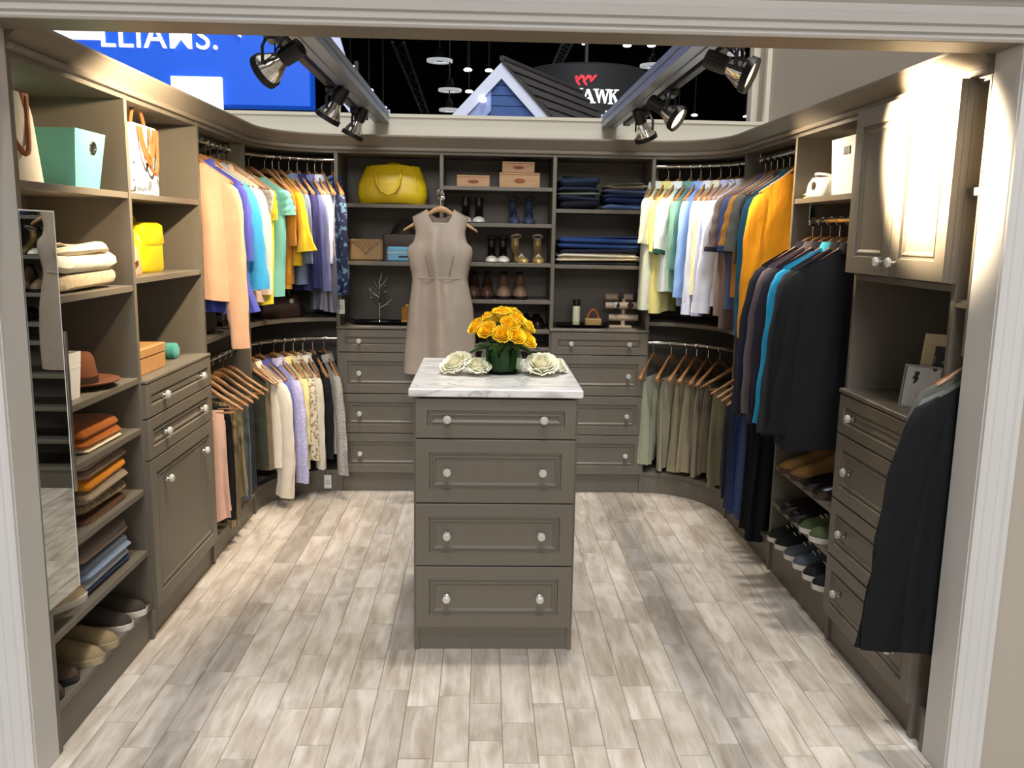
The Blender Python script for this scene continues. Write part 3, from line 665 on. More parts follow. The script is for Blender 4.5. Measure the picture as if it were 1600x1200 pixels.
def garment(desc, label, cat, name, m, x, y, zr, rz, L=.68, sh=.205, hemw=.22, th=.045, sl=.56, sw=(.125, .085), sth=.055, flare=0, col=True, neck=.40, ndrop=.05,
            amp=.010, k=3, seed=1, spread=.12, cuff=None, hk='plain', group=None, cap=False, hemflare=0, lean=0, bend=0, waist=None, yb=0, trim=None, hang=True):
    zn = zr-.0955-.018
    o = None; drop = .085
    prof = [(.03, sh*.98, .02), (0, sh, .022), (-drop, sh, th*.75), (-drop-.08, sh*.97, th), (-.3, (sh+hemw)/2 if waist is None else waist, th*1.05), (-L*.8, hemw, th*1.1+hemflare*.4), (-L-.02, hemw+hemflare, th*1.1+hemflare)]
    sl_ = lambda s: -drop*max(0, (abs(s)-neck))**.9/(1-neck)**.9
    Tf = lambda s: sl_(s)-(ndrop*cos(min(1, abs(s)/neck)*HP)**.7 if abs(s) < neck else 0)
    Tb = lambda s: sl_(s)-(.012*cos(min(1, abs(s)/neck)*HP) if abs(s) < neck else 0)
    o = sheet(MB(), prof, Tf, Tb, L, amp=amp, k=k, seed=seed, lean=lean).obj(name, m, None, smooth=60, loc=(x, y, zn), rz=rz)
    tag(o, label, cat, group)
    if sl:
        for sx in (-1, 1):
            sleeve(sx, (sh-.052, -drop-.004), sl, sw[0], sw[1], sth, spread, flare, seed, bend=bend, yb=yb).obj('sleeve', m, o, smooth=60)
            if cuff or trim:
                # cuff / trim band at the sleeve end
                v = [tuple(p.co) for p in o.children[-1].data.vertices][-20:]; u_ = [tuple(p.co) for p in o.children[-1].data.vertices][-40:-20]
                c0 = Vector([sum(q[i] for q in v)/20 for i in range(3)]); d = (c0-Vector([sum(q[i] for q in u_)/20 for i in range(3)])).normalized()
                ln = .055 if cuff else .02
                r0 = [tuple(c0+(Vector(q)-c0)*1.04-d*.006) for q in v]; r1 = [tuple(c0+(Vector(q)-c0)*1.06+d*ln) for q in v]
                MB().rings([r0, r1], False, False).obj('cuff', cuff or trim, o, smooth=60)
    if col: collar().obj('collar', m if col is True else col, o, smooth=60)
    if hang: place_hanger(x, y, zr, rz, desc, hk)
    return o
def trousers(desc, label, m, x, y, zr, rz, L=.56, wd=.115, th=.022, seed=1, amp=.010, k=4, hk='bar', off=0, cat='trousers', name='trousers', hang=True):
    rnd = random.Random(seed); p1, p2 = rnd.uniform(0, 6), rnd.uniform(0, 6); R = []
    n = 30; zb = zr-.0955-.122
    for i in range(15):
        t = i/14; z = zb+.012-t*(L+.012); a = wd*(1+.16*t); bb = (.009+(th-.009)*min(1, t*5)) if i else .004
        ring = []
        for kk in range(n):
            an = 2*pi*kk/n; s = cos(an); f = 1.4*amp*min(1, t*2.2)
            yy = bb*sin(an)*(abs(sin(an))**-.35 if abs(sin(an)) > .05 else 1)+f*(sin(k*pi*s+p1+t)+.5*sin(9*s+p2-2*t))
            ring.append((off+s*a+.010*sin(t*3+p2)*t, yy, z+.012*t*sin(4*s+p1)))
        R.append(ring)
    o = MB().rings(R, True, False).obj(name, m, None, smooth=60, loc=(x, y, 0), rz=rz)
    tag(o, label, cat)
    # pressed edge of the folded leg
    e = R[0]; MB().tube([(off+wd*1.0+.01*sin(i/14*3+p2)*(i/14)+wd*.16*i/14, amp*.3*sin(p1), zb-i/14*L) for i in range(1, 14)], .004, 5).obj('crease', m, o)
    if hang: place_hanger(x, y, zr, rz, desc, hk)
    return o

def clothes():
    rnd = random.Random(11)
    j = lambda a=.05: rnd.uniform(-a, a)
    LX = XL-RY; RX = XR+RY
    # ---------------- upper left straight rail (near to far)
    g = lambda *a, **k: garment(*a, **k)
    g('peach sweater', 'long peach knit sweater hanging nearest on the upper left rail', 'sweater', 'sweater', fabric('cfa17e', 'plain'), LX+.005, 4.085, RODZ, .0, L=.62, sl=.76, sw=(.13, .08), hemw=.20, col=False, seed=2, spread=.05, amp=.014, ndrop=.02)
    g('royal blue ruffled blouse', 'royal blue blouse with ruffled hem just behind the peach sweater', 'blouse', 'blouse', fabric('3f4699'), LX+.02, 4.20, RODZ, .04, L=.68, sl=.36, hemw=.225, hemflare=.05, amp=.018, k=5, seed=3, spread=.1)
    g('bright blue flared blouse', 'bright blue blouse with flared three-quarter sleeves, behind the royal blue one', 'blouse', 'blouse', fabric('3590bc'), LX+.02, 4.32, RODZ, -.03, L=.55, sl=.50, sw=(.12, .11), flare=.04, col=False, seed=4, spread=.12)
    g('grey-blue top', 'thin grey-blue top squeezed between bright blue and pale pink clothes', 'top', 'top', fabric('7d9bab'), LX+.01, 4.43, RODZ, .03, L=.6, sl=.5, seed=5, spread=.1)
    g('pale pink cardigan', 'pale pink cardigan near the end of the upper left rail', 'cardigan', 'cardigan', fabric('d9bfae'), LX+.015, 4.53, RODZ, .0, L=.66, sl=.54, seed=6, spread=.08)
    for i, yy in enumerate((4.62, 4.69)):
        place_hanger(LX+.02, yy, RODZ, .02*i, ('mint camisole', 'beige camisole')[i], 'pale')
        sheet(MB(), [(0, .12, .02), (-.15, .13, .03), (-.6, .15, .04)], lambda s: -.07-.06*(1-abs(s)), lambda s: -.07, .6, seed=30+i).obj('camisole', fabric(('cfd8b8', 'd8c8a8')[i]), None, 60, (LX+.03, yy, RODZ-.07), .02)
        tag(bpy.context.scene.objects[-1], '', '') if False else None
    # name the two camisoles
    cams = [o for o in C.objects if o.name.startswith('camisole')]
    for o, l in zip(cams, ('pale mint camisole on a light wooden hanger, left of the aqua tee', 'pale beige camisole on a light wooden hanger beside the mint one')): tag(o, l, 'camisole')
    # ---------------- upper left corner, fanned round the curve
    def corner(sx, cx, cy, ex, ey, t, zr, fn, *a, **k):
        r = radians(t); px, py = cx+sx*(ex+RY)*cos(r), cy+(ey+RY)*sin(r)
        # shoulder line points to the centre of the curve
        ang = math.atan2((py-cy), (px-cx)); return fn(*a, px, py, zr, ang+(pi if sx < 0 else pi)+k.pop('tw', 0), **k)
    cl = lambda t, *a, **k: corner(-1, B0, L3, B0-XL, YB-L3, t, RODZ, garment, *a, **k)
    cl(7, 'cream lace blouse', 'cream lace blouse at the start of the left corner rail', 'blouse', 'blouse', fabric('e6d8c2', 'floral', 'cfc0a6', size=60), L=.64, sl=.12, hemw=.2, seed=12, col=False)
    cl(14, 'bright yellow tee', 'bright yellow tee with only its hem showing beside cream lace', 'shirt', 'tee_shirt', fabric('e0d23a'), L=.70, sl=.16, hemw=.19, seed=13, col=False)
    cl(25, 'aqua tee', 'aqua cap-sleeved tee facing out of the left corner', 'shirt', 'tee_shirt', fabric('76b8ad'), L=.66, tw=.32, sl=.13, sw=(.15, .15), hemw=.195, sh=.21, seed=14, col=False, amp=.012)
    cl(39, 'mustard tank top', 'mustard tank top between the aqua tee and rust blouse', 'top', 'tank_top', fabric('c68d22'), L=.62, sl=0, hemw=.18, sh=.17, tw=.15, seed=15, col=False)
    cl(45, 'rust blouse', 'rust orange blouse just left of the yellow flounced one', 'blouse', 'blouse', fabric('b8741f'), L=.6, sl=.3, hemw=.19, seed=16, col=False, sw=(.12, .1))
    cl(50, 'yellow flounced blouse', 'bright yellow blouse with flounced short sleeves in the left corner', 'blouse', 'blouse', fabric('e6bd2a'), L=.5, sl=.34, sw=(.12, .12), flare=.07, hemw=.19, seed=17, tw=0.15, col=False, spread=.3, amp=.014)
    cl(57, 'slate blue shirt', 'slate blue shirt squeezed behind the yellow flounced blouse', 'shirt', 'shirt', fabric('66748e'), L=.6, sl=.4, hemw=.19, seed=18, tw=0.15)
    cl(63, 'dark navy shirt', 'dark navy collared shirt beside the periwinkle one', 'shirt', 'shirt', fabric('2b2c58'), L=.64, sl=.54, hemw=.2, seed=19, tw=0.2)
    cl(70, 'periwinkle shirt', 'periwinkle long-sleeved shirt in the left corner', 'shirt', 'shirt', fabric('7479ab'), L=.62, sl=.56, hemw=.2, seed=20, tw=0.28, spread=.18)
    cl(75, 'white blouse', 'white blouse showing as a thin bright edge beside the floral shirt', 'blouse', 'blouse', fabric('dfe0ea'), L=.56, sl=.4, hemw=.19, seed=21, tw=0.3)
    cl(80, 'grey pleated dress', 'grey striped pleated dress whose hem hangs below the periwinkle shirt', 'dress', 'dress', fabric('9f9fb0', 'stripe', '5a5b70', size=9), L=.76, sl=0, sh=.18, hemw=.19, seed=22, tw=0.35, col=False, amp=.014, k=8)
    cl(87, 'navy floral shirt', 'navy floral shirt hanging against the yellow handbag shelf', 'shirt', 'shirt', fabric('23294a', 'floral', '5d7f9a', size=30), L=.66, sl=.58, hemw=.2, seed=23, tw=0.4)
    # ---------------- upper right corner
    cr = lambda t, *a, **k: corner(1, B3, R1, XR-B3, YB-R1, t, RODZ, garment, *a, **k)
    cr(87, 'pale sage polo', 'pale sage polo shirt leftmost in the right corner', 'shirt', 'polo_shirt', fabric('dfe6d2'), L=.72, sl=.26, sw=(.15, .15), hemw=.2, seed=31, tw=-0.45, spread=.25)
    cr(79, 'pale yellow shirt', 'pale yellow shirt with long yellow tail beside the sage polo', 'shirt', 'shirt', fabric('e9df8e'), L=.74, sl=.3, hemw=.19, seed=32, tw=-0.4, sw=(.13, .12))
    cr(71, 'white green-trimmed polo', 'white polo shirt with dark green sleeve trim in the right corner', 'shirt', 'polo_shirt', fabric('eef3ea'), L=.62, sl=.3, sw=(.15, .17), hemw=.2, seed=33, tw=-0.36, trim=fabric('2f5a48'), spread=.28)
    cr(63, 'sea green shirt', 'sea green shirt with shoulders showing between white ones', 'shirt', 'shirt', fabric('6fa092'), L=.62, sl=.4, hemw=.19, seed=34, tw=-0.25)
    cr(56, 'sky blue shirt', 'sky blue long-sleeved shirt in the right corner', 'shirt', 'shirt', fabric('8fb2e4'), L=.7, sl=.56, hemw=.2, seed=35, tw=-0.15)
    cr(49, 'white blue-tinted dress shirt', 'white dress shirt with faint blue tint and long cuffs, left of the lemon one', 'shirt', 'dress_shirt', fabric('e3e8f4'), L=.66, sl=.60, hemw=.2, seed=36, cuff=fabric('d8ddf0'), spread=.15)
    cr(41, 'lemon striped shirt', 'pale lemon striped shirt between two white dress shirts', 'shirt', 'shirt', fabric('ece8b4', 'stripe', 'f4f2e0', size=25), L=.66, sl=.54, hemw=.2, seed=37)
    cr(33, 'lavender dress shirt', 'pale lavender dress shirt in the middle of the right corner', 'shirt', 'dress_shirt', fabric('d4d2f2'), L=.68, sl=.6, hemw=.2, seed=38, cuff=fabric('cfcdf0'))
    cr(25, 'blue striped shirt', 'white shirt with fine blue stripes in the right corner', 'shirt', 'shirt', fabric('eef1fa', 'stripe', '93a9dc', size=28), L=.64, sl=.56, hemw=.2, seed=39)
    cr(16, 'bright white dress shirt', 'bright white dress shirt with wide cuff, last in the right corner', 'shirt', 'dress_shirt', fabric('f2f2f8'), L=.68, sl=.58, sw=(.14, .11), hemw=.21, seed=40, cuff=fabric('f4f4fb'), spread=.2)
    # ---------------- upper right straight rail (far to near)
    gr = lambda y, tw, *a, **k: garment(*a, RX-.005, y, RODZ, pi+tw, **k)
    gr(4.74, .06, 'grey-brown tee', 'grey-brown tee at the far end of the upper right rail', 'shirt', 'tee_shirt', fabric('86746c'), L=.72, sl=.27, sw=(.15, .15), hemw=.21, seed=41, col=False, trim=fabric('2a2a38'))
    gr(4.65, .02, 'mauve brown tee', 'mauve brown long tee beside the grey-brown one', 'shirt', 'tee_shirt', fabric('6d5a58'), L=.78, sl=.26, sw=(.14, .14), hemw=.2, seed=42, col=False)
    gr(4.555, -.03, 'indigo polo', 'indigo polo shirt with violet collar on the upper right rail', 'shirt', 'polo_shirt', fabric('54628e'), L=.66, sl=.27, sw=(.15, .15), hemw=.2, seed=43, trim=fabric('252a50'))
    gr(4.46, .03, 'amber sleeved tee', 'grey tee with amber orange sleeve on the upper right rail', 'shirt', 'tee_shirt', fabric('c98a3a'), L=.6, sl=.26, sw=(.15, .16), hemw=.2, seed=44, col=False, trim=fabric('3a4468'))
    gr(4.37, -.02, 'olive grey tee', 'olive grey tee in front of the amber-sleeved one', 'shirt', 'tee_shirt', fabric('6b6a62'), L=.68, sl=.28, sw=(.15, .15), hemw=.2, seed=45, col=False)
    gr(4.28, .02, 'dark charcoal shirt', 'dark charcoal shirt with thin white placket on the upper right rail', 'shirt', 'shirt', fabric('3c4046'), L=.7, sl=.34, hemw=.2, seed=46)
    gr(4.19, -.02, 'deep teal shirt', 'deep teal long-sleeved shirt just behind the orange one', 'shirt', 'shirt', fabric('1f5f78'), L=.78, sl=.68, sw=(.12, .08), hemw=.21, seed=47, spread=.06)
    gr(4.075, .03, 'orange sport shirt', 'orange long-sleeved sport shirt with curved seams nearest on the right rail', 'shirt', 'sport_shirt', fabric('f09a12'), L=.7, sl=.68, sw=(.14, .085), hemw=.215, seed=48, col=False, ndrop=.03, spread=.10, amp=.012)
    # ---------------- long coats, right
    gc = lambda y, tw, *a, **k: garment(*a, RX-.01, y, 1.655, pi+tw, **k)
    gc(3.90, .05, 'navy jacket', 'navy black jacket behind the grey blazer among the dark coats', 'jacket', 'jacket', fabric('1c1d2a'), L=.80, sl=.68, sw=(.15, .11), sh=.225, hemw=.24, seed=51, th=.05)
    gc(3.80, .0, 'mauve grey blazer', 'mauve grey blazer behind the turquoise jacket', 'jacket', 'blazer', fabric('5a5052'), L=.76, sl=.66, sw=(.14, .10), sh=.225, hemw=.235, seed=52)
    gc(3.70, .03, 'dark plum coat', 'dark plum black coat hidden behind the turquoise jacket', 'coat', 'coat', fabric('221d28'), L=.82, sl=.68, sw=(.15, .11), sh=.225, hemw=.24, seed=53)
    gc(3.60, -.02, 'turquoise jacket', 'turquoise blue jacket among the dark coats', 'jacket', 'jacket', fabric('1c8fb8'), L=.74, sl=.66, sw=(.15, .10), sh=.225, hemw=.24, seed=54, col=fabric('49c4d8'))
    gc(3.505, .02, 'charcoal coat', 'charcoal coat in front of the turquoise jacket', 'coat', 'coat', fabric('2b2b2e'), L=.80, sl=.68, sw=(.155, .11), sh=.23, hemw=.245, seed=55, th=.05)
    gc(3.41, 0, 'black suit coat', 'black coat nearest the tall cabinet', 'coat', 'coat', fabric('111114'), L=.80, sl=.66, sw=(.155, .12), sh=.23, hemw=.25, seed=56, th=.055)
    # ---------------- lower left: trousers on visible hangers
    lt = lambda y, tw, *a, **k: trousers(*a, LX+.01, y, LOWZ, tw, **k)
    lt(4.09, .10, 'blush pink trousers', 'blush pink trousers nearest on the lower left rail', fabric('d9b09a'), seed=61, L=.52)
    lt(4.19, .05, 'black trousers', 'black trousers behind the blush pink pair', fabric('17171a'), seed=62, L=.56)
    lt(4.29, .0, 'brown striped trousers', 'brown striped trousers among the lower left hangers', fabric('a08c6a', 'stripe', '6e5d45', size=14), seed=63, L=.62)
    lt(4.40, -.04, 'olive tan trousers', 'olive tan trousers behind the brown striped pair', fabric('8b7f5e'), seed=64, L=.5)
    lt(4.50, .04, 'slate grey trousers', 'slate grey trousers far on the lower left rail', fabric('5a626a'), seed=65, L=.55)
    lt(4.60, .0, 'charcoal trousers', 'charcoal trousers next to the corner divider', fabric('32363c'), seed=66, L=.52)
    # lower left corner shirts
    ll = lambda t, *a, **k: corner(-1, B0, L3, B0-XL, YB-L3, t, LOWZ, garment, *a, **k)
    ll(4, 'dark green coat', 'dark green sleeveless coat at the start of the lower left corner rail', 'coat', 'coat', fabric('33382f'), L=.56, sl=0, sh=.15, hemw=.15, seed=71)
    ll(11, 'brown wool jacket', 'brown wool jacket half hidden by the cream long-sleeved shirt', 'jacket', 'jacket', fabric('6f6350'), L=.58, sl=0, sh=.165, hemw=.165, seed=72)
    ll(19, 'cream cuffed shirt', 'cream shirt with long cuffed sleeve hanging low in the left corner', 'shirt', 'shirt', fabric('e0d6c4'), L=.58, sl=.62, sh=.22, sw=(.14, .10), seed=73, cuff=fabric('d8ceba'), spread=.12, bend=.35)
    ll(30, 'periwinkle blue blouse', 'periwinkle blue blouse low in the left corner', 'blouse', 'blouse', fabric('5d60a8'), L=.5, sl=.46, seed=74)
    ll(42, 'white dotted shirt', 'white shirt with lavender dots low in the left corner', 'shirt', 'shirt', fabric('e2dff0', 'dots', 'b4b0d4', size=90), L=.64, sl=.62, sw=(.13, .11), seed=75, tw=0.1)
    ll(50, 'pale yellow blouse', 'pale yellow blouse low in the left corner', 'blouse', 'blouse', fabric('e2d494'), L=.64, sl=.4, seed=76, tw=0.15)
    ll(57, 'taupe print blouse', 'taupe printed blouse beside the pale yellow one, low rail', 'blouse', 'blouse', fabric('d2c6ae', 'print', '8a7a60', size=70), L=.58, sl=.5, seed=77, tw=0.2)
    ll(64, 'ivory sweater', 'ivory sweater left of the black top, low rail', 'sweater', 'sweater', fabric('d8d0c0'), L=.6, sl=.56, seed=78, tw=0.22)
    ll(71, 'black top', 'black top behind the silver jacket on the low left rail', 'top', 'top', fabric('141418'), L=.5, sl=.5, seed=79, tw=0.28)
    ll(79, 'silver sequin jacket', 'silver grey sequinned jacket, rightmost on the low left corner rail', 'jacket', 'jacket', fabric('b9b4ac', 'sparkle', '8e8a84', size=120), L=.56, sl=.60, sw=(.15, .12), seed=80, tw=0.38, spread=.22)
    # lower right corner: khakis
    lr = lambda t, *a, **k: corner(1, B3, R1, XR-B3, YB-R1, t, LOWZ, trousers, *a, **k)
    lr(84, 'pale sage khakis', 'pale sage khaki trousers leftmost on the low right rail', fabric('9c9c84'), seed=81, tw=-0.5, L=.53, amp=.013, wd=.125)
    lr(71, 'light stone khakis', 'light stone khaki trousers, second from the back drawers', fabric('938c74'), seed=82, tw=-0.35, L=.55, amp=.013)
    lr(60, 'beige khakis', 'beige khaki trousers in the middle of the low right rail', fabric('8d8469'), seed=83, tw=-0.25, L=.56, amp=.012)
    lr(52, 'sand khakis', 'sand khaki trousers beside the beige pair', fabric('9a8d70'), seed=84, tw=-0.15, L=.56, amp=.012)
    lr(43, 'dusty khakis', 'dusty khaki trousers with dark seams beside the sand pair', fabric('857b62'), seed=85, L=.55)
    lr(33, 'brown khakis', 'brownish khaki trousers beside the broad olive pair', fabric('6d614c'), seed=86, L=.53)
    lr(12, 'broad olive khakis', 'broad olive khaki trousers on a hanger with visible bar', fabric('6e6a4e'), seed=87, L=.56, wd=.135, hk='bar', tw=-.35)
    lw = lambda y, tw, *a, **k: trousers(*a, RX-.015, y, LOWZ, pi+tw, **k)
    lw(4.66, -.05, 'charcoal jeans', 'charcoal jeans at the far end of the low right rail', fabric('3a3e46'), seed=91, L=.56)
    lw(4.56, .04, 'dark blue jeans', 'dark blue jeans behind the indigo pair on the low right rail', fabric('2a3350'), seed=92, L=.6)
    lw(4.46, .0, 'indigo jeans', 'indigo jeans in the middle of the low right rail', fabric('303f6c'), seed=93, L=.6)
    lw(4.36, .03, 'steel blue jeans', 'steel blue jeans on the low right rail', fabric('3c4c72'), seed=94, L=.6)
    lw(4.25, -.03, 'black jeans', 'black jeans with pale hanger on the low right rail', fabric('15161c'), seed=95, L=.62)
    lw(4.13, .02, 'midnight trousers', 'midnight trousers nearest on the low right rail', fabric('10121a'), seed=96, L=.62)
    # ---------------- coats on the valet hook at the right jamb
    kx = 1.62
    for i, (y, col, d, lab, tw) in enumerate(((2.512, '57584f', 'olive grey raincoat', 'olive grey raincoat rearmost at the right jamb', .0), (2.505, '6a6b62', 'stone grey raincoat', 'stone grey raincoat between two coats at the right jamb', .0), (2.496, '0e0f11', 'black waxed jacket', 'big black waxed jacket hanging over the drawers at the right jamb', 0))):
        garment(d, lab, 'coat', 'coat', fabric(col, rough=.7), (1.545, 1.545, 1.525)[i], y, 1.36-.024*i, tw, L=.90-.01*i, sh=.20, hemw=.235, th=.016+.006*i, sl=.80, sw=(.17, .15), sth=.034, seed=101+i, spread=.20, col=True, hang=(i == 0), amp=.006)
    # ---------------- taupe dress on its hook
    x, y, zt = -.245, 4.955, 1.80
    t = thing('valet_hook', 'chrome hook on the back divider holding the dress hanger', 'hook', (B1+.011, YB, 1.775))
    MB().lathe([(.02, 0), (.02, .006), (.008, .01)], 14, Matrix.Rotation(HP, 4, 'X')).obj('rosette', CHROME, t)
    MB().tube([(0, 0, 0), (0, -.2, 0), (0, -.26, .0), (0, -.275, .02)], .006, 8).obj('arm', CHROME, t); MB().lathe([(.001, -.012), (.011, -.006), (.012, .004), (.001, .012)], 12, Matrix.Translation((0, -.277, .028))).obj('finial', CHROME, t)
    place_hanger(x, y, 1.787, 0, 'taupe dress', 'dress')
    prof = [(.0, .16, .02), (-.06, .155, .03), (-.13, .135, .045), (-.19, .15, .055), (-.215, .185, .06), (-.28, .178, .062), (-.38, .158, .055), (-.55, .185, .065), (-.8, .20, .07), (-1.0, .205, .07)]
    nk = .46
    Tf = lambda s: (-.10*cos(min(1, abs(s)/nk)*HP)**.55 if abs(s) < nk else -.055*((abs(s)-nk)/(1-nk))**.8)
    Tb = lambda s: (-.05*cos(min(1, abs(s)/nk)*HP)**.55 if abs(s) < nk else -.045*(abs(s)-nk)/(1-nk))
    DM = fabric('a79888', 'plain', rough=.4)
    o = sheet(MB(), prof, Tf, Tb, .92, ns=34, nv=34, amp=.012, k=2, seed=8, hem=.004).obj('dress', DM, None, 60, (x, y, 1.705), 0)
    tag(o, 'sleeveless taupe satin dress hanging in front of the back shelves', 'dress')
    for sx in (-1, 1):
        MB().tube([(sx*.05, -.055, -.36), (sx*.062, -.066, -.30), (sx*.075, -.068, -.25)], .003, 6).obj('dart', DM, o)
    MB().box(-.05, .05, .018, .024, -.10, -.075, .002).obj('neck_label', fabric('c9bca8'), o)
    MB().tube([(s/12*.155, -.058*sqrt(max(0, 1-(s/12)**2))**.8-.004, -.38) for s in range(-11, 12)], .003, 6).obj('waist_seam', DM, o)
clothes()

# ------------------------------------------------------------------ things on shelves, counters and floor of the closet
def fold(name, label, cat, m, x0, x1, y0, y1, z, h, lobes=2, seed=0, group=None, rad=.03, wob=.0025):
    lv = []; hh = h/lobes
    for i in range(lobes):
        b = z+i*hh
        for ins, k in ((.022, 0), (.007, .14), (0, .45), (.005, .78), (.014, .95), (.03, 1)): lv.append((ins, b+k*hh*.985))
    o = MB().rrect(x0, x1, y0, y1, lv, rad, 4, wob, seed).obj(name, m, None, 50)
    tag(o, label, cat, group)
    # folded-over flap edge
    MB().rrect(x0+.02, x1-.02, y0+.015, y0+(y1-y0)*.45, [(.006, z+h-.004), (0, z+h+.001), (.004, z+h+.005)], rad*.7, 3, wob, seed+9).obj('flap', m, o, 50)
    return o
def shoe(label, m, sole, loc, rz, L=.27, kind='sneaker', group=None, lining=None, sole_h=.022, seed=0):
    t = thing(kind, label, 'shoe', loc, rz, group)
    W = [(0, .022), (.05, .031), (.25, .034), (.45, .036), (.68, .046), (.85, .041), (.95, .028), (1, .008)]
    if kind == 'boot': Hh = [(0, .09), (.1, .13), (.3, .135), (.42, .11), (.55, .08), (.75, .055), (.92, .04), (1, .02)]
    elif kind == 'slip_on': Hh = [(0, .045), (.08, .058), (.25, .05), (.42, .058), (.55, .062), (.75, .046), (.92, .033), (1, .014)]
    else: Hh = [(0, .05), (.08, .072), (.25, .066), (.42, .078), (.55, .068), (.75, .050), (.92, .040), (1, .018)]
    out = []
    for i in range(15):
        x = i/14; out.append((x, lerp(W, x)[0]))
    R = []
    for x, wd in out:
        h = lerp(Hh, x)[0]
        R.append([((x-.5)*L, wd*cos(a)*(1-.25*max(0, sin(a))**2), sole_h*.8+h*sin(a)**.75) for a in [k*pi/10 for k in range(11)]])
    b = MB().rings(R, True, True); b.obj('upper', m, t, 60)
    poly = [((x-.5)*L, w_+.003) for x, w_ in out]+[((x-.5)*L, -w_-.003) for x, w_ in out[::-1]]
    MB().rings([[(x, y, 0) for x, y in poly], [(x*1.01, y*1.03, sole_h) for x, y in poly]]).obj('sole', sole, t, 40)
    M = Matrix.Translation((-.23*L, 0, sole_h*.8+lerp(Hh, .25)[0]-.004)) @ Matrix.Rotation(-.12, 4, 'Y')
    MB().lathe([(.001, .012), (.052 if kind != 'boot' else .045, .012), (.058 if kind != 'boot' else .05, .004)], 18, M, sq=.5).obj('collar_opening', lining or BLACKP, t, 40)
    if kind == 'sneaker':
        for k in range(4):
            x = .48+.07*k; z = sole_h*.8+lerp(Hh, x)[0]
            MB().tube([((x-.5)*L, -.02, z-.004), ((x-.5)*L+.004, 0, z+.003), ((x-.5)*L, .02, z-.004)], .003, 5).obj('lace', sole, t)
    return t
def pump(label, m, loc, rz, h=.085, strap=None, group=None, toe=None):
    t = thing('high_heel', label, 'shoe', loc, rz, group); L = .21
    ctr = [(i/12, (0 if i/12 > .62 else h*(1-(i/12)/.62)**1.0*(1-.15*sin(i/12*5)))) for i in range(13)]
    W = [(0, .022), (.3, .024), (.7, .037), (.9, .028), (1, .008)]
    R = []
    for x, z in ctr:
        w_ = lerp(W, x)[0]; R.append([((x-.5)*L, -w_, z), ((x-.5)*L, w_, z), ((x-.5)*L, w_, z+.006), ((x-.5)*L, -w_, z+.006)])
    MB().rings(R).obj('sole', m, t, 40)
    R = []
    for i in range(6):
        x = .62+.38*i/5; w_ = lerp(W, x)[0]+.002; hh = .034*(1-.7*(i/5)**2)
        R.append([((x-.5)*L, w_*cos(a), .006+hh*sin(a)**.8) for a in [k*pi/8 for k in range(9)]])
    MB().rings(R).obj('vamp', toe or m, t, 60)
    MB().grid([[((-.5)*L+.012-.018*sin(a)*1+.0, .024*cos(a), h+z) for a in [k*pi/8 for k in range(9)]] for z in (0, .03, .055)]).obj('heel_counter', m, t, 60)
    MB().tube([(-.5*L+.01, 0, h), (-.5*L+.006, 0, h*.5), (-.5*L+.004, 0, 0)], [.014, .006, .005], 8).obj('heel', m, t)
    if strap:
        c = [(-.5*L+.03+.032*cos(a), .03*sin(a), h+.06+.012*cos(a)) for a in [k*pi/10 for k in range(21)]]
        MB().tube(c, .006, 6, flat=.5).obj('ankle_strap', strap, t)
        MB().tube([(.16*L, -.03, .012), (.14*L, 0, .05), (.16*L, .03, .012)], .007, 6).obj('instep_strap', strap, t)
    return t
def arcs(p, q, up, out=(0, 0, 0), n=12):
    p, q, up, out = Vector(p), Vector(q), Vector(up), Vector(out)
    return [p.lerp(q, k/n)+up*sin(pi*k/n)**.7+out*sin(pi*k/n) for k in range(n+1)]
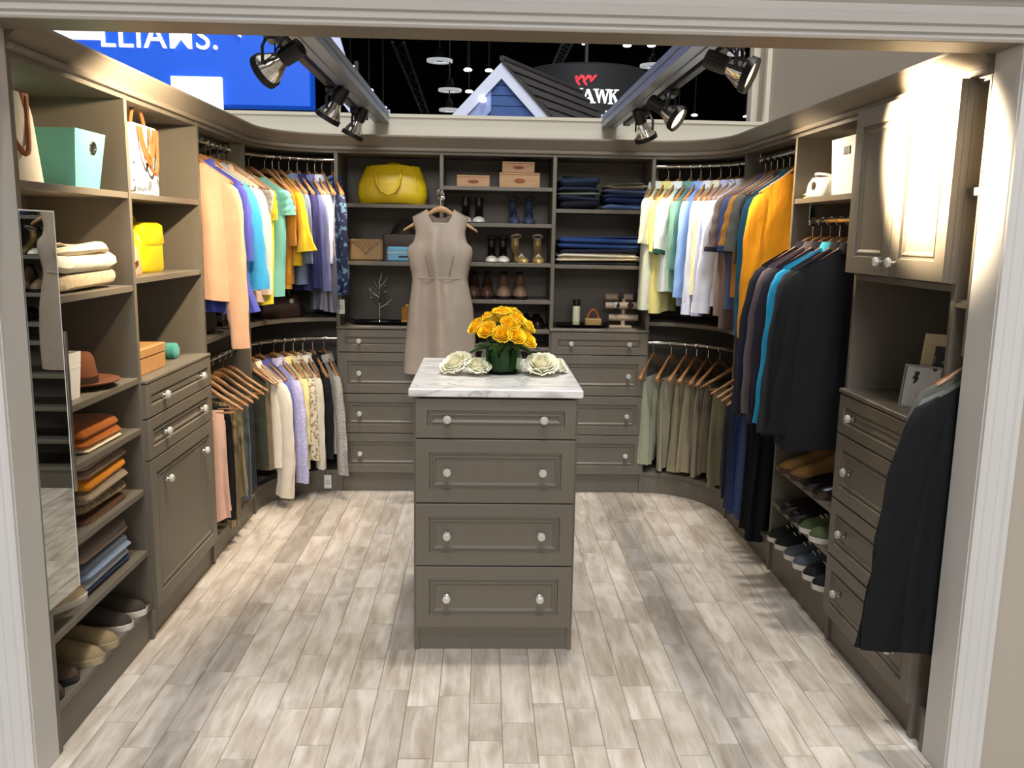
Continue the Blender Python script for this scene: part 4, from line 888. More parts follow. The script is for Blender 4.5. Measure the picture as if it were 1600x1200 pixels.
def items():
    LEA = mat('tan_leather', '9a5a2c', .45, var=.15, scale=(20, 20, 20)); CREAML = mat('cream_canvas', 'e4dccb', .8, var=.05, scale=(30, 30, 30), bump=.1)
    TEAL = mat('teal_card', '5aa398', .6, var=.04, scale=(20, 20, 20)); BRASS = mat('brass', 'b08a4a', .3, 1, var=.05)
    WHITEC = mat('white_card', 'eceae4', .6, var=.02); KRAFT = mat('kraft_wood', 'b98b57', .55, var=.1, scale=(4, 30, 30))
    # --- left tower, top shelf: tote and storage bin
    t = thing('tote_bag', 'cream canvas tote bag with brown leather handles beside the teal bin', 'bag', (-1.44, 2.635, 1.70))
    MB().rrect(-.10, .10, -.15, .15, [(.0, 0), (-.004, .01), (.01, .2), (.02, .262)], .04, 5, .002, 3).obj('body', CREAML, t, 50)
    for sx in (-1, 1):
        MB().tube(arcs((sx*.085, -.075, .25), (sx*.085, .085, .25), (0, 0, -.17 if sx > 0 else .09), (sx*.03, 0, 0)), .0075, 8).obj('handle', LEA, t)
        for y in (-.075, .085): MB().box(sx*.082-.004, sx*.082+.004, y-.02, y+.02, .19, .262, .002).obj('handle_tab', LEA, t)
    t = thing('storage_bin', 'teal tapered storage bin with round metal grommet on the top left shelf', 'bin', (-1.43, 2.985, 1.70))
    def taper(bw, bd, tw, td, h, th=.006):
        b = MB(); q = lambda w_, d, z: [(-w_, -d, z), (w_, -d, z), (w_, d, z), (-w_, d, z)]
        return b.rings([q(bw, bd, 0), q(tw, td, h), q(tw-th, td-th, h), q(bw-th, bd-th, .006)], True, True)
    taper(.125, .088, .145, .112, .182).obj('body', TEAL, t, 20)
    MX = Matrix.Translation((.139, 0.02, .13)) @ Matrix.Rotation(HP+.11, 4, 'Y')
    MB().lathe([(.013, 0), (.014, .004), (.022, .004), (.024, 0)], 20, MX, cap=False).obj('grommet', CHROME, t)
    MB().lathe([(.001, .0015), (.0135, .0015), (.0135, -.002)], 20, MX).obj('grommet_hole', BLACKP, t)
    # --- second tower, top: gift bag with strap
    t = thing('gift_bag', 'white paper gift bag with grey print and tan looped handles', 'bag', (-1.40, 3.50, 1.70))
    MB().rrect(-.10, .10, -.115, .115, [(0, 0), (0, .255), (.003, .26)], .004, 2).obj('body', [WHITEC], t, 30)
    MB().box(-.098, .098, -.1165, -.1145, .01, .12).obj('printed_panel', fabric('e6e4e0', 'print', '6b6c72', size=22), t)
    MB().box(.1, .1015, -.11, .11, .01, .12).obj('printed_panel', fabric('e6e4e0', 'print', '6b6c72', size=22), t)
    for x, up, o in ((.07, .09, .0), (-.07, .09, 0)): MB().tube(arcs((x, -.07, .25), (x, .07, .25), (0, 0, up), (o, -.01, 0)), .008, 8).obj('handle', LEA, t)
    for k, (dz, dy) in enumerate(((-.11, .0), (-.17, .03), (-.14, -.05))): MB().tube(arcs((.104, -.07+dy*.4, .25), (.106, .07+dy, .25), (0, 0, dz), (.012+.006*k, 0, 0)), .006, 8).obj('strap', LEA, t)
    # --- yellow backpack and small beige bag
    YEL = mat('yellow_leather', 'e8cf12', .42, var=.06, scale=(8, 8, 8), bump=.15, bscale=40)
    t = thing('backpack', 'bright yellow backpack standing on the second left tower', 'bag', (-1.45, 3.70, 1.395))
    MB().rrect(-.09, .09, -.13, .12, [(.01, 0), (0, .012), (.0, .13), (.012, .18), (.03, .197)], .04, 5, .002, 5).obj('body', YEL, t, 50)
    MB().rrect(.0, .098, -.12, .11, [(.006, .11), (0, .12), (.004, .19), (.02, .203)], .03, 4).obj('flap', YEL, t, 50)
    MB().box(-.05, .05, -.134, -.128, .145, .155, .002).obj('zip', BLACK, t); MB().tube(arcs((0, -.03, .195), (0, .04, .195), (0, 0, .03)), .006, 8).obj('top_handle', YEL, t)
    t = thing('handbag', 'small beige bag in front of the yellow backpack', 'bag', (-1.40, 3.44, 1.395))
    MB().rrect(-.07, .07, -.07, .07, [(.006, 0), (0, .01), (.01, .10), (.03, .135)], .035, 5, .002, 6).obj('body', mat('beige_leather', 'c8a884', .55, var=.06), t, 50)
    MB().lathe([(.001, 0), (.012, 0), (.012, .004), (.001, .004)], 12, Matrix.Translation((.07, -.02, .045)) @ Matrix.Rotation(HP, 4, 'Y')).obj('clasp', BRASS, t)
    # --- cream knits
    for i, (h, dx, m, l) in enumerate(((.05, 0, fabric('d8c7aa', 'knit', 'b9a482', size=70), 'speckled cream knit sweater, lowest of the cream stack'), (.058, .006, fabric('e6dcc6'), 'thick cream knit sweater in the middle of the cream stack'), (.036, -.012, fabric('d9cbb0'), 'folded cream sweater on top of the cream stack'))):
        z = (1.37, 1.42, 1.478)[i]; fold('folded_sweater', l, 'sweater', m, -1.56, -1.285+dx, 2.72+.02*i, 3.17-.015*i, z, h, 1, 20+i, 'cream knits on the left tower', .06, .009)
    # --- hat, white box
    t = thing('fedora_hat', 'brown felt fedora with wide brim on the left tower', 'hat', (-1.42, 3.02, 1.03)); FELT = mat('brown_felt', '6b3d22', .9, var=.1, scale=(20, 20, 20), bump=.1)
    MB().lathe([(.085, .01), (.12, .012), (.158, .022), (.160, .026), (.12, .017), (.088, .016)], 30, cap=False, sq=.9).obj('brim', FELT, t, 60)
    MB().lathe([(.09, .012), (.088, .04), (.078, .10), (.068, .118), (.045, .112), (.002, .102)], 30, sq=.82).obj('crown', FELT, t, 60)
    MB().lathe([(.0905, .014), (.0895, .04), (.0875, .04)], 30, cap=False, sq=.84).obj('band', mat('dark_ribbon', '2c1a12', .6, var=.05), t)
    t = thing('paper_box', 'tall white paper box between the mirror and the brown hat', 'box', (-1.36, 2.80, 1.03)); taper(.05, .04, .058, .05, .15, .003).obj('body', WHITEC, t, 20); MB().box(-.056, .056, -.048, .048, .1, .104).obj('inner_card', WHITEC, t)
    # --- box and roll on the counter of tower two
    t = thing('wooden_box', 'shallow tan wooden box with lid on the left counter', 'box', (-1.40, 3.43, 1.018)); MB().box(-.1, .1, -.16, .16, 0, .062, .003).obj('body', KRAFT, t); MB().box(-.102, .102, -.162, .162, .065, .10, .003).obj('lid', KRAFT, t)
    t = thing('fabric_roll', 'teal rolled cloth behind the tan wooden box', 'roll', (-1.40, 3.80, 1.018)); b = MB(); b.lathe([(.001, -.075), (.02, -.08), (.034, -.07), (.035, .07), (.02, .08), (.001, .075)], 18, Matrix.Translation((0, 0, .035)) @ Matrix.Rotation(HP, 4, 'Y')); b.obj('roll', fabric('4f9c94'), t, 50); MB().lathe([(.036, -.012), (.0365, .012)], 18, Matrix.Translation((0, 0, .035)) @ Matrix.Rotation(HP, 4, 'Y'), cap=False).obj('band', fabric('3d7f78'), t)
    t = thing('perfume_bottle', 'black capped bottle with white label standing on the tan wooden box', 'bottle', (-1.42, 3.44, 1.118)); MB().lathe([(.03, 0), (.032, .004), (.032, .018), (.016, .022)], 16).obj('body', WHITEC, t); MB().lathe([(.016, .022), (.017, .05), (.001, .052)], 16).obj('cap', BLACKP, t)
    # --- folded stacks, left tower
    def stack(spec, y0, y1, z, xf, group, nm, cat, seed):
        for i, (col, h, kind, c2, lab) in enumerate(spec):
            r = random.Random(seed+i); fold(nm, lab, cat, fabric(col, kind, c2), -1.57, xf+r.uniform(-.012, .006), y0+r.uniform(0, .015), y1-r.uniform(0, .02), z, h, 1 if h < .05 else 2, seed+i, group, .035, .006); z += h+.0015
    stack([('d8c8a8', .02, 'plain', '', 'cream folded cloth under the burnt orange sweater'), ('a65c1c', .062, 'plain', '', 'burnt orange folded sweater below the brown hat')], 2.80, 3.13, .84, -1.29, 'orange sweater pile', 'folded_sweater', 'sweater', 40)
    stack([('5b4331', .028, 'plain', '', 'dark brown folded knit at the bottom of the autumn pile'), ('9a8665', .036, 'knit', '6d5c42', 'speckled tan folded knit, second from the bottom of the autumn pile'), ('8a7a66', .04, 'plain', '', 'grey brown folded sweater under the amber one'), ('d88a14', .045, 'plain', '', 'amber orange folded sweater in the autumn pile'), ('8d7460', .056, 'plain', '', 'taupe folded sweater on top of the autumn pile')], 2.78, 3.15, .605, -1.29, 'autumn sweater pile', 'folded_sweater', 'sweater', 50)
    stack([('3b4a66', .026, 'plain', '', 'dark blue folded jeans lowest on the left tower'), ('c6c8cc', .024, 'plain', '', 'pale grey folded trousers above the dark blue jeans'), ('7f91ab', .03, 'plain', '', 'light blue folded jeans in the left pile'), ('5e6a7c', .026, 'plain', '', 'steel grey folded jeans in the left pile'), ('a5917e', .022, 'plain', '', 'beige folded trousers near the top of the left jeans pile'), ('6e6158', .034, 'plain', '', 'brown grey folded trousers topping the left jeans pile')], 2.75, 3.16, .365, -1.295, 'folded trousers pile on the left', 'folded_jeans', 'trousers', 60)
    # flat shoes below the mirror
    WS = mat('white_rubber', 'dcd6ca', .6, var=.03); TANS = mat('tan_suede', '8e7c5a', .9, var=.1, scale=(30, 30, 30), bump=.1); CHAR = mat('charcoal_canvas', '3a332c', .85, var=.1, scale=(30, 30, 30)); BRN = mat('brown_suede', '4a3a2c', .85, var=.1)
    shoe('cream canvas flat lying just under the mirror', mat('cream_suede', 'b3a284', .85, var=.08), WS, (-1.37, 2.68, .365), radians(68), .26, 'slip_on')
    SX = -1.395; G = 'slip-on shoes on the lowest left shelf'
    shoe('charcoal slip-on with white sole, farther of its pair', CHAR, WS, (SX, 3.13, .145), .05, .28, 'slip_on', G); shoe('charcoal slip-on with white sole, nearer of its pair', CHAR, WS, (SX-.005, 3.02, .145), -.04, .28, 'slip_on', G)
    shoe('beige suede slip-on, farther of its pair', TANS, mat('beige_rubber', 'a89878', .6), (SX, 2.87, .145), .06, .28, 'slip_on', G); shoe('beige suede slip-on, nearer of its pair', TANS, mat('beige_rubber', 'a89878', .6), (SX, 2.765, .145), -.02, .28, 'slip_on', G)
    shoe('dark brown loafer next to the beige slip-ons', BRN, BLACKP, (SX-.02, 2.63, .145), .03, .27, 'slip_on', G); shoe('dark brown loafer nearest the white jamb, lowest left shelf', BRN, BLACKP, (SX-.02, 2.53, .145), 0, .27, 'slip_on', G)
    # --- mirror
    MIR = mat('mirror_glass', 'c9cdc8', .01, 1)
    t = thing('pull_out_mirror', 'narrow pull-out mirror with thin white edge in front of the left tower', 'mirror', (-1.262, 2.4575, .463))
    MB().box(-.004, 0, -.0, .190, 0, 1.154).obj('mirror_glass', MIR, t, 0); MB().box(-.008, .001, .190, .194, -.002, 1.156, .001).box(-.008, .001, 0, .194, 1.154, 1.158, .001).obj('edge_trim', WHITEC, t)
    MB().box(-.012, -.004, 0, .192, 0, 1.154).obj('backing', BLACK, t); MB().box(-.02, .0, .205, .225, .30, .80, .002).obj('slide_channel', STEEL, t)
    # --- mid shelf, left
    DKL = mat('dark_leather', '2a1d18', .4, var=.15, scale=(20, 20, 20))
    t = thing('handbag', 'dark brown leather bag on the shelf below the peach sweater', 'bag', (-1.42, 4.28, 1.075)); MB().rrect(-.10, .10, -.12, .12, [(.01, 0), (0, .02), (.01, .12), (.03, .15)], .03, 4, .002, 2).obj('body', DKL, t, 50); MB().tube(arcs((.05, -.06, .14), (.05, .06, .14), (0, 0, .08)), .007, 8).obj('handle', DKL, t)
    t = thing('display_case', 'small clear display case with dark contents on the left mid shelf', 'case', (-1.40, 4.62, 1.075)); MB().box(-.05, .05, -.06, .06, 0, .025, .003).obj('base', BLACKP, t); MB().box(-.045, .045, -.055, .055, .026, .12, .003).obj('cover', mat('smoky_glass', '9aa4a2', .1, trans=.6), t); MB().box(-.048, .048, -.058, .058, .06, .068).obj('band', CHROME, t)
    t = thing('handbag', 'dark maroon handbag in the corner below the yellow clothes', 'bag', (-1.20, 5.17, 1.067), .5); MB().rrect(-.13, .13, -.05, .05, [(.01, 0), (0, .02), (.01, .12), (.04, .15)], .03, 4, .002, 2).obj('body', mat('maroon_leather', '33201e', .35, var=.1), t, 50); MB().tube(arcs((-.06, -.03, .13), (.06, -.03, .13), (0, 0, .07)), .006, 8).obj('handle', DKL, t); MB().lathe([(.001, 0), (.014, .0), (.014, .006), (.001, .006)], 12, Matrix.Translation((.06, -.05, .10)) @ Matrix.Rotation(HP, 4, 'X')).obj('clasp', CHROME, t)
    for (x, z, lab) in ((-.845, 1.09, 'white paper tag hanging on the divider above the back left drawers'), (-.94, .02, 'white paper tag at the base of the left corner unit')):
        t = thing('paper_tag', lab, 'tag', (x, YB-.008 if z > 1 else YB-.02, z)); MB().box(-.022, .022, 0, .002, 0, .085).obj('card', WHITEC, t); MB().box(-.014, .014, -.001, 0, .03, .034).box(-.014, .01, -.001, 0, .045, .049).obj('print', mat('grey_ink', '8a8680', .8), t); MB().tube([(0, .001, .085), (0, .004, .12)], .001, 5).obj('string', WHITEC, t)
    # --- back left unit
    YB2 = mat('yellow_handbag_leather', 'dab815', .4, var=.06, scale=(8, 8, 8), bump=.15, bscale=40)
    t = thing('handbag', 'large yellow leather handbag on the top back shelf', 'bag', (-.55, 5.38, 1.735))
    b = MB(); R = []
    for z, a, d in ((0, .185, .075), (.008, .20, .09), (.06, .207, .098), (.12, .203, .09), (.18, .178, .06), (.222, .158, .035), (.228, .15, .028)):
        R.append([(a*(abs(cos(q))**.6)*(1 if cos(q) >= 0 else -1), d*(abs(sin(q))**.6)*(1 if sin(q) >= 0 else -1), z+.006*sin(q*3)) for q in [2*pi*k/32 for k in range(32)]])
    b.rings(R).obj('body', YB2, t, 60)
    for s in (-1, 1):
        hp = [(-.09, -.05, .20), (-.092, -.085, .17), (-.085, -.108, .12), (-.06, -.116, .075), (-.02, -.118, .055), (.02, -.117, .07), (.045, -.112, .11), (.052, -.09, .165), (.05, -.05, .205)] if s < 0 else arcs((-.085, .05, .19), (.085, .05, .19), (0, 0, .055))
        MB().tube(hp, .0085, 8).obj('handle', YB2, t)
        MB().tube([(s*.150, -.075, .02), (s*.15, -.088, .09), (s*.135, -.062, .17), (s*.125, -.03, .225)], .004, 6).obj('seam', YB2, t)
        MB().box((-.09 if s < 0 else .05)-.012, (-.09 if s < 0 else .05)+.012, -.062, -.045, .185, .205, .002).obj('handle_tab', YB2, t)
    t = thing('clutch_bag', 'tan quilted clutch bag beside the floral shirt', 'bag', (-.705, 5.33, 1.40)); TANB = mat('tan_quilted', 'a8875a', .5, var=.08)
    MB().box(-.098, .098, -.03, .03, 0, .13, .012).obj('body', TANB, t); MB().prism([(-.096, .13), (.096, .13), (.0, .055)], -.036, -.03).obj('flap', TANB, t)
    for k in range(-3, 4):
        MB().tube([(k*.026-.02, -.0385, .125), (k*.026+.02 if abs(k) < 3 else k*.026, -.0385, .075 if abs(k) < 2 else .105)], .002, 5).obj('quilt_seam', TANB, t)
    MB().lathe([(.001, 0), (.01, 0), (.01, .005), (.001, .005)], 12, Matrix.Translation((0, -.036, .062)) @ Matrix.Rotation(HP, 4, 'X')).obj('clasp', BRASS, t)
    t = thing('handbag', 'grey-brown structured handbag with dark handles behind the blue wallet', 'bag', (-.50, 5.47, 1.40)); MB().rrect(-.13, .13, -.06, .06, [(.004, 0), (0, .01), (.012, .16), (.02, .165)], .02, 4, .001).obj('body', mat('grey_brown_leather', '6d5e52', .5, var=.06), t, 50)
    for s in (-1, 1): MB().tube(arcs((-.07, s*.04, .15), (.07, s*.04, .15), (0, 0, .085)), .007, 8).obj('handle', DKL, t)
    t = thing('wallet', 'pale blue zipped wallet on the second back shelf', 'wallet', (-.475, 5.31, 1.40)); BLU = mat('pale_blue_leather', '6fa9c4', .35, var=.05); MB().box(-.105, .105, -.03, .03, 0, .088, .01).obj('body', BLU, t); MB().box(-.104, .104, -.032, .032, .05, .056, .001).obj('zip', CHROME, t); MB().box(-.035, .03, -.034, -.03, .026, .036, .001).obj('badge', DKL, t)
    # trays
    for x0, x1, lab in ((-.80, -.40, 'black tray under the jewelry tree and amber bottle'), (.425, .765, 'black tray under the cream bottle on the right back counter')):
        t = thing('tray', lab, 'tray', ((x0+x1)/2, 5.34, 1.019)); hw = (x1-x0)/2
        MB().rrect(-hw, hw, -.085, .085, [(.03, 0), (.0, .02), (.003, .021), (.032, .005)], .05, 6).obj('dish', mat('black_lacquer', '0d0d10', .18), t, 40)
        for s in (-1, 1): MB().tube(arcs((s*(hw-.012), -.04, .016), (s*(hw-.012), .04, .016), (0, 0, .015), (s*.02, 0, 0)), .005, 6).obj('handle', BLACK, t)
    GLASS = mat('clear_glass', 'cfe0cc', .03, trans=1, spec=.35)
    GLASS.node_tree.nodes['Principled BSDF'].inputs['IOR'].default_value = 1.12
    t = thing('jewelry_tree', 'clear and silver jewelry tree with bare branches on the left back tray', 'jewelry stand', (-.635, 5.36, 1.026))
    MB().lathe([(.001, 0), (.06, 0), (.06, .008), (.012, .014), (.006, .03)], 20).obj('base', CHROME, t); MB().lathe([(.006, .03), (.005, .26), (.001, .265)], 10).obj('stem', CHROME, t)
    rr = random.Random(3)
    for k in range(12):
        a = k*2.4; z = .09+k*.016; l = .075-.003*k; p = [(0, 0, z), (l*.5*cos(a), l*.5*sin(a)*.6, z+.022), (l*cos(a), l*sin(a)*.6, z+.055)]
        MB().tube(p, [.004, .003, .002], 6).obj('branch', STEEL, t)
    for k in range(5):
        a = k*1.3+.4; MB().lathe([(.018, -.002), (.021, 0), (.018, .002)], 16, Matrix.Translation((.05*cos(a), .03*sin(a), .13+.02*k)) @ Matrix.Rotation(1.2, 4, 'X'), cap=False).obj('bangle', CHROME, t)
    t = thing('perfume_bottle', 'square amber perfume bottle on the left back tray', 'bottle', (-.465, 5.35, 1.026)); MB().box(-.036, .036, -.02, .02, 0, .10, .005).obj('glass', mat('amber_glass', 'b9791c', .1, trans=.45), t); MB().box(-.012, .012, -.012, .012, .10, .118, .002).obj('stopper', BRASS, t); MB().box(-.034, .034, -.021, -.02, .002, .02).obj('label_band', BRASS, t)
    t = thing('silver_dish', 'flat silver dish at the foot of the jewelry tree', 'dish', (-.70, 5.29, 1.026)); MB().rrect(-.05, .05, -.022, .022, [(.01, 0), (0, .008), (.002, .009), (.012, .003)], .02, 4).obj('dish', CHROME, t, 40)
    # --- back middle: cigar boxes, shoes
    PRT = mat('stamped_brown', '8a4a2c', .7, var=.3, scale=(60, 60, 60))
    def wbox(lab, x0, x1, z, h, y=5.27, d=.12):
        t = thing('wooden_box', lab, 'box', ((x0+x1)/2, y, z), 0, 'wooden boxes on the narrow back shelves'); w_ = (x1-x0)/2
        MB().box(-w_, w_, 0, d, 0, h, .002).obj('body', PALEW, t); MB().box(-w_-.001, w_+.001, -.001, d+.001, h-.012, h-.009).obj('lid_line', PRT, t)
        MB().lathe([(.001, 0), (.032, 0), (.032, .001), (.001, .001)], 18, Matrix.Translation((0, 0, h*.45)) @ Matrix.Rotation(HP, 4, 'X') @ Matrix.Diagonal((1, .36*h/.07, 1, 1))).obj('stamp', PRT, t)
    wbox('small pale wooden box with reddish oval stamp, left on the top shoe shelf', -.166, .027, 1.845, .066); wbox('wider pale wooden box, lower of the two stacked ones', .084, .323, 1.845, .085); wbox('pale wooden box stacked on the wider one', .10, .29, 1.931, .062)
    BLKL = mat('black_patent', '1b1412', .3, var=.1); IV = mat('ivory_patent', 'cfc8ba', .35, var=.05); NV = mat('navy_suede', '27344e', .7, var=.1); GOLD = mat('gold_leather', 'b59a62', .35, .4, var=.1); BRB = mat('brown_boot_leather', '42291c', .45, var=.15); TOEB = mat('taupe_boot_leather', '7b604b', .5, var=.1)
    F = -HP
    pump('dark pump with ivory toe, left of its pair', BLKL, (-.115, 5.33, 1.635), F, .10, toe=IV, group='dark pumps with ivory toes'); pump('dark pump with ivory toe, right of its pair', BLKL, (-.035, 5.33, 1.635), F, .10, toe=IV, group='dark pumps with ivory toes')
    pump('navy strapped high heel, left of its pair', NV, (.175, 5.33, 1.635), F+.05, .09, NV, 'navy strapped heels'); pump('navy strapped high heel, right of its pair', NV, (.265, 5.33, 1.635), F-.05, .09, NV, 'navy strapped heels')
    pump('dark sandal heel with silver toe, left of its pair', BLKL, (.045, 5.33, 1.405), F, .085, BLKL, 'dark sandal heels', IV); pump('dark sandal heel with silver toe, right of its pair', BLKL, (.115, 5.33, 1.405), F, .085, BLKL, 'dark sandal heels', IV)
    pump('gold sandal heel with ankle cuff, left of its pair', GOLD, (.215, 5.33, 1.405), F+.3, .095, IV, 'gold sandal heels'); pump('gold sandal heel with ankle cuff, right of its pair', GOLD, (.325, 5.33, 1.405), F, .095, IV, 'gold sandal heels')
    for i, x in enumerate((-.06, .02, .12, .22)):
        shoe(('dark brown ankle boot, leftmost on the fourth shoe shelf', 'dark brown ankle boot beside the leftmost one', 'brown ankle boot with taupe toe, left of its pair', 'brown ankle boot with taupe toe, right of its pair')[i], BRB if i < 2 else TOEB, BLKL, (x, 5.36, 1.185), F, .24, 'boot', 'ankle boots on the back shelf')
    for i, x in enumerate((.26, .33)): shoe(('black shoe deep in the shelf behind the roses, left one', 'black shoe deep in the shelf behind the roses, right one')[i], BLKL, BLKL, (x, 5.40, 1.008), F, .24, 'slip_on', 'black shoes behind the roses')
    # --- back right: denim piles
    def pile(x0, x1, z, spec, group, seed):
        for i, (col, h, lab) in enumerate(spec):
            r = random.Random(seed+i); fold('folded_jeans', lab, 'jeans', fabric(col), x0+r.uniform(0, .02), x1-r.uniform(0, .02), 5.245+r.uniform(0, .012), 5.53, z, h, 2 if h > .055 else 1, seed+i, group, .03, .006); z += h+.0015
    pile(.425, .69, 1.725, [('191c26', .05, 'black folded jeans at the bottom of the left upper denim pile'), ('20253a', .03, 'midnight folded jeans, second in the left upper denim pile'), ('6c6f62', .02, 'olive grey folded trousers inside the left upper denim pile'), ('232c3c', .026, 'dark slate folded jeans in the left upper denim pile'), ('1f2a3e', .05, 'rumpled dark blue jeans topping the left upper denim pile')], 'left upper denim pile', 70)
    pile(.70, .985, 1.725, [('4d6590', .032, 'bright blue folded jeans at the bottom of the right upper denim pile'), ('1f2c54', .034, 'royal navy folded jeans, second in the right upper denim pile'), ('1a2344', .03, 'deep navy folded jeans in the right upper denim pile'), ('4c5674', .024, 'greyish blue folded jeans in the right upper denim pile'), ('7c7058', .02, 'khaki folded trousers topping the right upper denim pile')], 'right upper denim pile', 80)
    pile(.43, .95, 1.40, [('23201f', .018, 'black folded cloth under the long cream trousers'), ('c9b998', .02, 'cream folded trousers in the wide denim pile'), ('ddd2ba', .02, 'ivory folded trousers in the wide denim pile'), ('232538', .03, 'ink blue folded jeans in the wide denim pile'), ('2b4377', .062, 'cobalt blue jeans topping the wide pile')], 'wide denim pile', 90)
    t = thing('lotion_bottle', 'cream bottle with black cap on the right back tray', 'bottle', (.568, 5.34, 1.025)); MB().lathe([(.021, 0), (.023, .004), (.023, .12), (.021, .124)], 18).obj('body', mat('cream_plastic', 'd6d2a6', .4), t, 40); MB().lathe([(.0235, .124), (.0235, .162), (.001, .163)], 18).obj('cap', BLACKP, t, 40); MB().lathe([(.0234, .03), (.0234, .1)], 18, cap=False).obj('label_wrap', mat('pale_label', 'dedab4', .6), t)
    t = thing('ring_box', 'small tan jewelry box with arched brown handle on the right back tray', 'box', (.672, 5.34, 1.025)); MB().box(-.05, .05, -.03, .03, 0, .048, .006).obj('body', mat('tan_box', 'a88a5c', .4, var=.1), t); MB().tube(arcs((-.035, 0, .045), (.035, 0, .045), (0, 0, .055)), .007, 8).obj('handle', LEA, t); MB().box(-.051, .051, -.031, .031, .02, .026).obj('trim_band', BRASS, t)
    # watch stand
    t = thing('watch_stand', 'beige T-bar watch stand on the right back counter', 'stand', (.86, 5.36, 1.019)); BG = mat('beige_velvet', 'b3a08c', .9, var=.04)
    MB().box(-.09, .05, -.05, .05, 0, .012, .003).obj('base', BG, t); MB().lathe([(.013, .012), (.011, .2)], 12).obj('post', BG, t)
    bars = []
    for z, y, l in ((.185, .02, .11), (.135, -.02, .115), (.06, 0, .09)):
        MB().lathe([(.001, -l), (.02, -l), (.021, 0), (.02, l), (.001, l)], 16, Matrix.Translation((0, y, z)) @ Matrix.Rotation(HP, 4, 'Y')).obj('bar', BG, t, 40)
    for i, (x, z, y, c, lab) in enumerate(((-.02, .185, .02, BRB, 'brown strap watch on the top bar of the watch stand'), (-.05, .135, -.02, IV, 'silver faced watch on the middle bar of the watch stand'), (.035, .135, -.02, DKL, 'big dark brown watch on the middle bar of the watch stand'), (.072, .185, .02, BLKL, 'small black watch at the end of the top bar'))):
        u = thing('wrist_watch', lab, 'watch', (.86+x, 5.36+y, 1.019+z)); MY = Matrix.Rotation(HP, 4, 'Y')
        MB().lathe([(.0215, -.009), (.026, -.009), (.026, .009), (.0215, .009)], 20, MY, cap=False).obj('strap', c if i != 1 else DKL, u, 40)
        MB().lathe([(.001, 0), (.018, 0), (.019, .006), (.001, .007)], 18, Matrix.Translation((0, -.025, .005)) @ Matrix.Rotation(HP, 4, 'X')).obj('dial', CHROME if i == 1 else BLKL, u, 40)
    # --- right wall: white bin, white bag
    t = thing('storage_bin', 'white storage bin with black label slot on the upper right shelf', 'bin', (1.535, 3.50, 1.752)); taper(.115, .12, .125, .135, .222).obj('body', WHITEC, t, 20); MB().box(-.126, -.119, -.055, .005, .155, .185, .001).obj('label_slot', BLACKP, t)
    t = thing('handbag', 'low white handbag with dark round clasp on the upper right shelf', 'bag', (1.50, 3.80, 1.752)); MB().rrect(-.09, .09, -.12, .12, [(.01, 0), (0, .012), (.004, .06), (.02, .085)], .04, 5, .002, 4).obj('body', WHITEC, t, 50); MB().lathe([(.001, 0), (.017, 0), (.017, .006), (.001, .01)], 14, Matrix.Translation((-.089, 0, .05)) @ Matrix.Rotation(-HP, 4, 'Y')).obj('clasp', mat('dark_bronze', '5a4a38', .35, .6), t); MB().tube(arcs((-.03, -.09, .08), (-.03, .09, .08), (0, 0, .02), (-.05, 0, 0)), .006, 8).obj('handle', WHITEC, t)
    fold('folded_scarf', 'pale yellow folded scarf beside the white handbag', 'scarf', fabric('e8e0a8'), 1.41, 1.50, 3.86, 3.95, 1.752, .03, 2, 5)
    # shoes on the right shelves (toes towards the aisle)
    TB = mat('tan_boot_suede', '8a6530', .75, var=.12, scale=(20, 20, 20)); RX = 1.50; GR = 'shoes on the right shelves'
    shoe('tan suede ankle boot, farther of its pair', TB, BRB, (RX, 3.80, .525), pi-.25, .29, 'boot', 'tan suede boots'); shoe('tan suede ankle boot, nearer of its pair', TB, BRB, (RX+.01, 3.68, .525), pi-.25, .29, 'boot', 'tan suede boots')
    shoe('black loafer with brown sole, nearer side of the tan boots', BLKL, BRB, (RX, 3.54, .525), pi-.15, .27, 'slip_on'); shoe('black loafer beside the cabinet on the boot shelf', BLKL, BRB, (RX, 3.43, .525), pi-.1, .27, 'slip_on')
    shoe('black dress shoe, farther, on the middle right shoe shelf', BLKL, BLKL, (RX, 3.78, .345), pi-.1, .28, 'slip_on'); shoe('black dress shoe, nearer, on the middle right shoe shelf', BLKL, BLKL, (RX, 3.67, .345), pi-.1, .28, 'slip_on')
    GRN = mat('green_canvas', '55643c', .8, var=.1); shoe('green sneaker with white toe, farther of its pair', GRN, WS, (RX, 3.52, .345), pi-.1, .28, 'sneaker'); shoe('green sneaker with white toe, nearer of its pair', GRN, WS, (RX, 3.41, .345), pi-.1, .28, 'sneaker')
    BK = mat('black_knit', '16171b', .8, var=.1); GB = mat('grey_blue_knit', '545c68', .8, var=.12, scale=(40, 40, 40))
    for i, (y, m, l) in enumerate(((3.91, BK, 'black knit sneaker with white sole, farthest on the lowest right shelf'), (3.81, BK, 'black knit sneaker next to the farthest one'), (3.68, GB, 'grey-blue sneaker, farther of its pair'), (3.57, GB, 'grey-blue sneaker, nearer of its pair'), (3.45, BK, 'black sneaker with thick white sole near the cabinet'), (3.345, BK, 'black sneaker with thick white sole touching the cabinet'))):
        shoe(l, m, WS, (RX, y, .165), pi-.06, .28, 'sneaker', 'sneakers on the lowest right shelf')
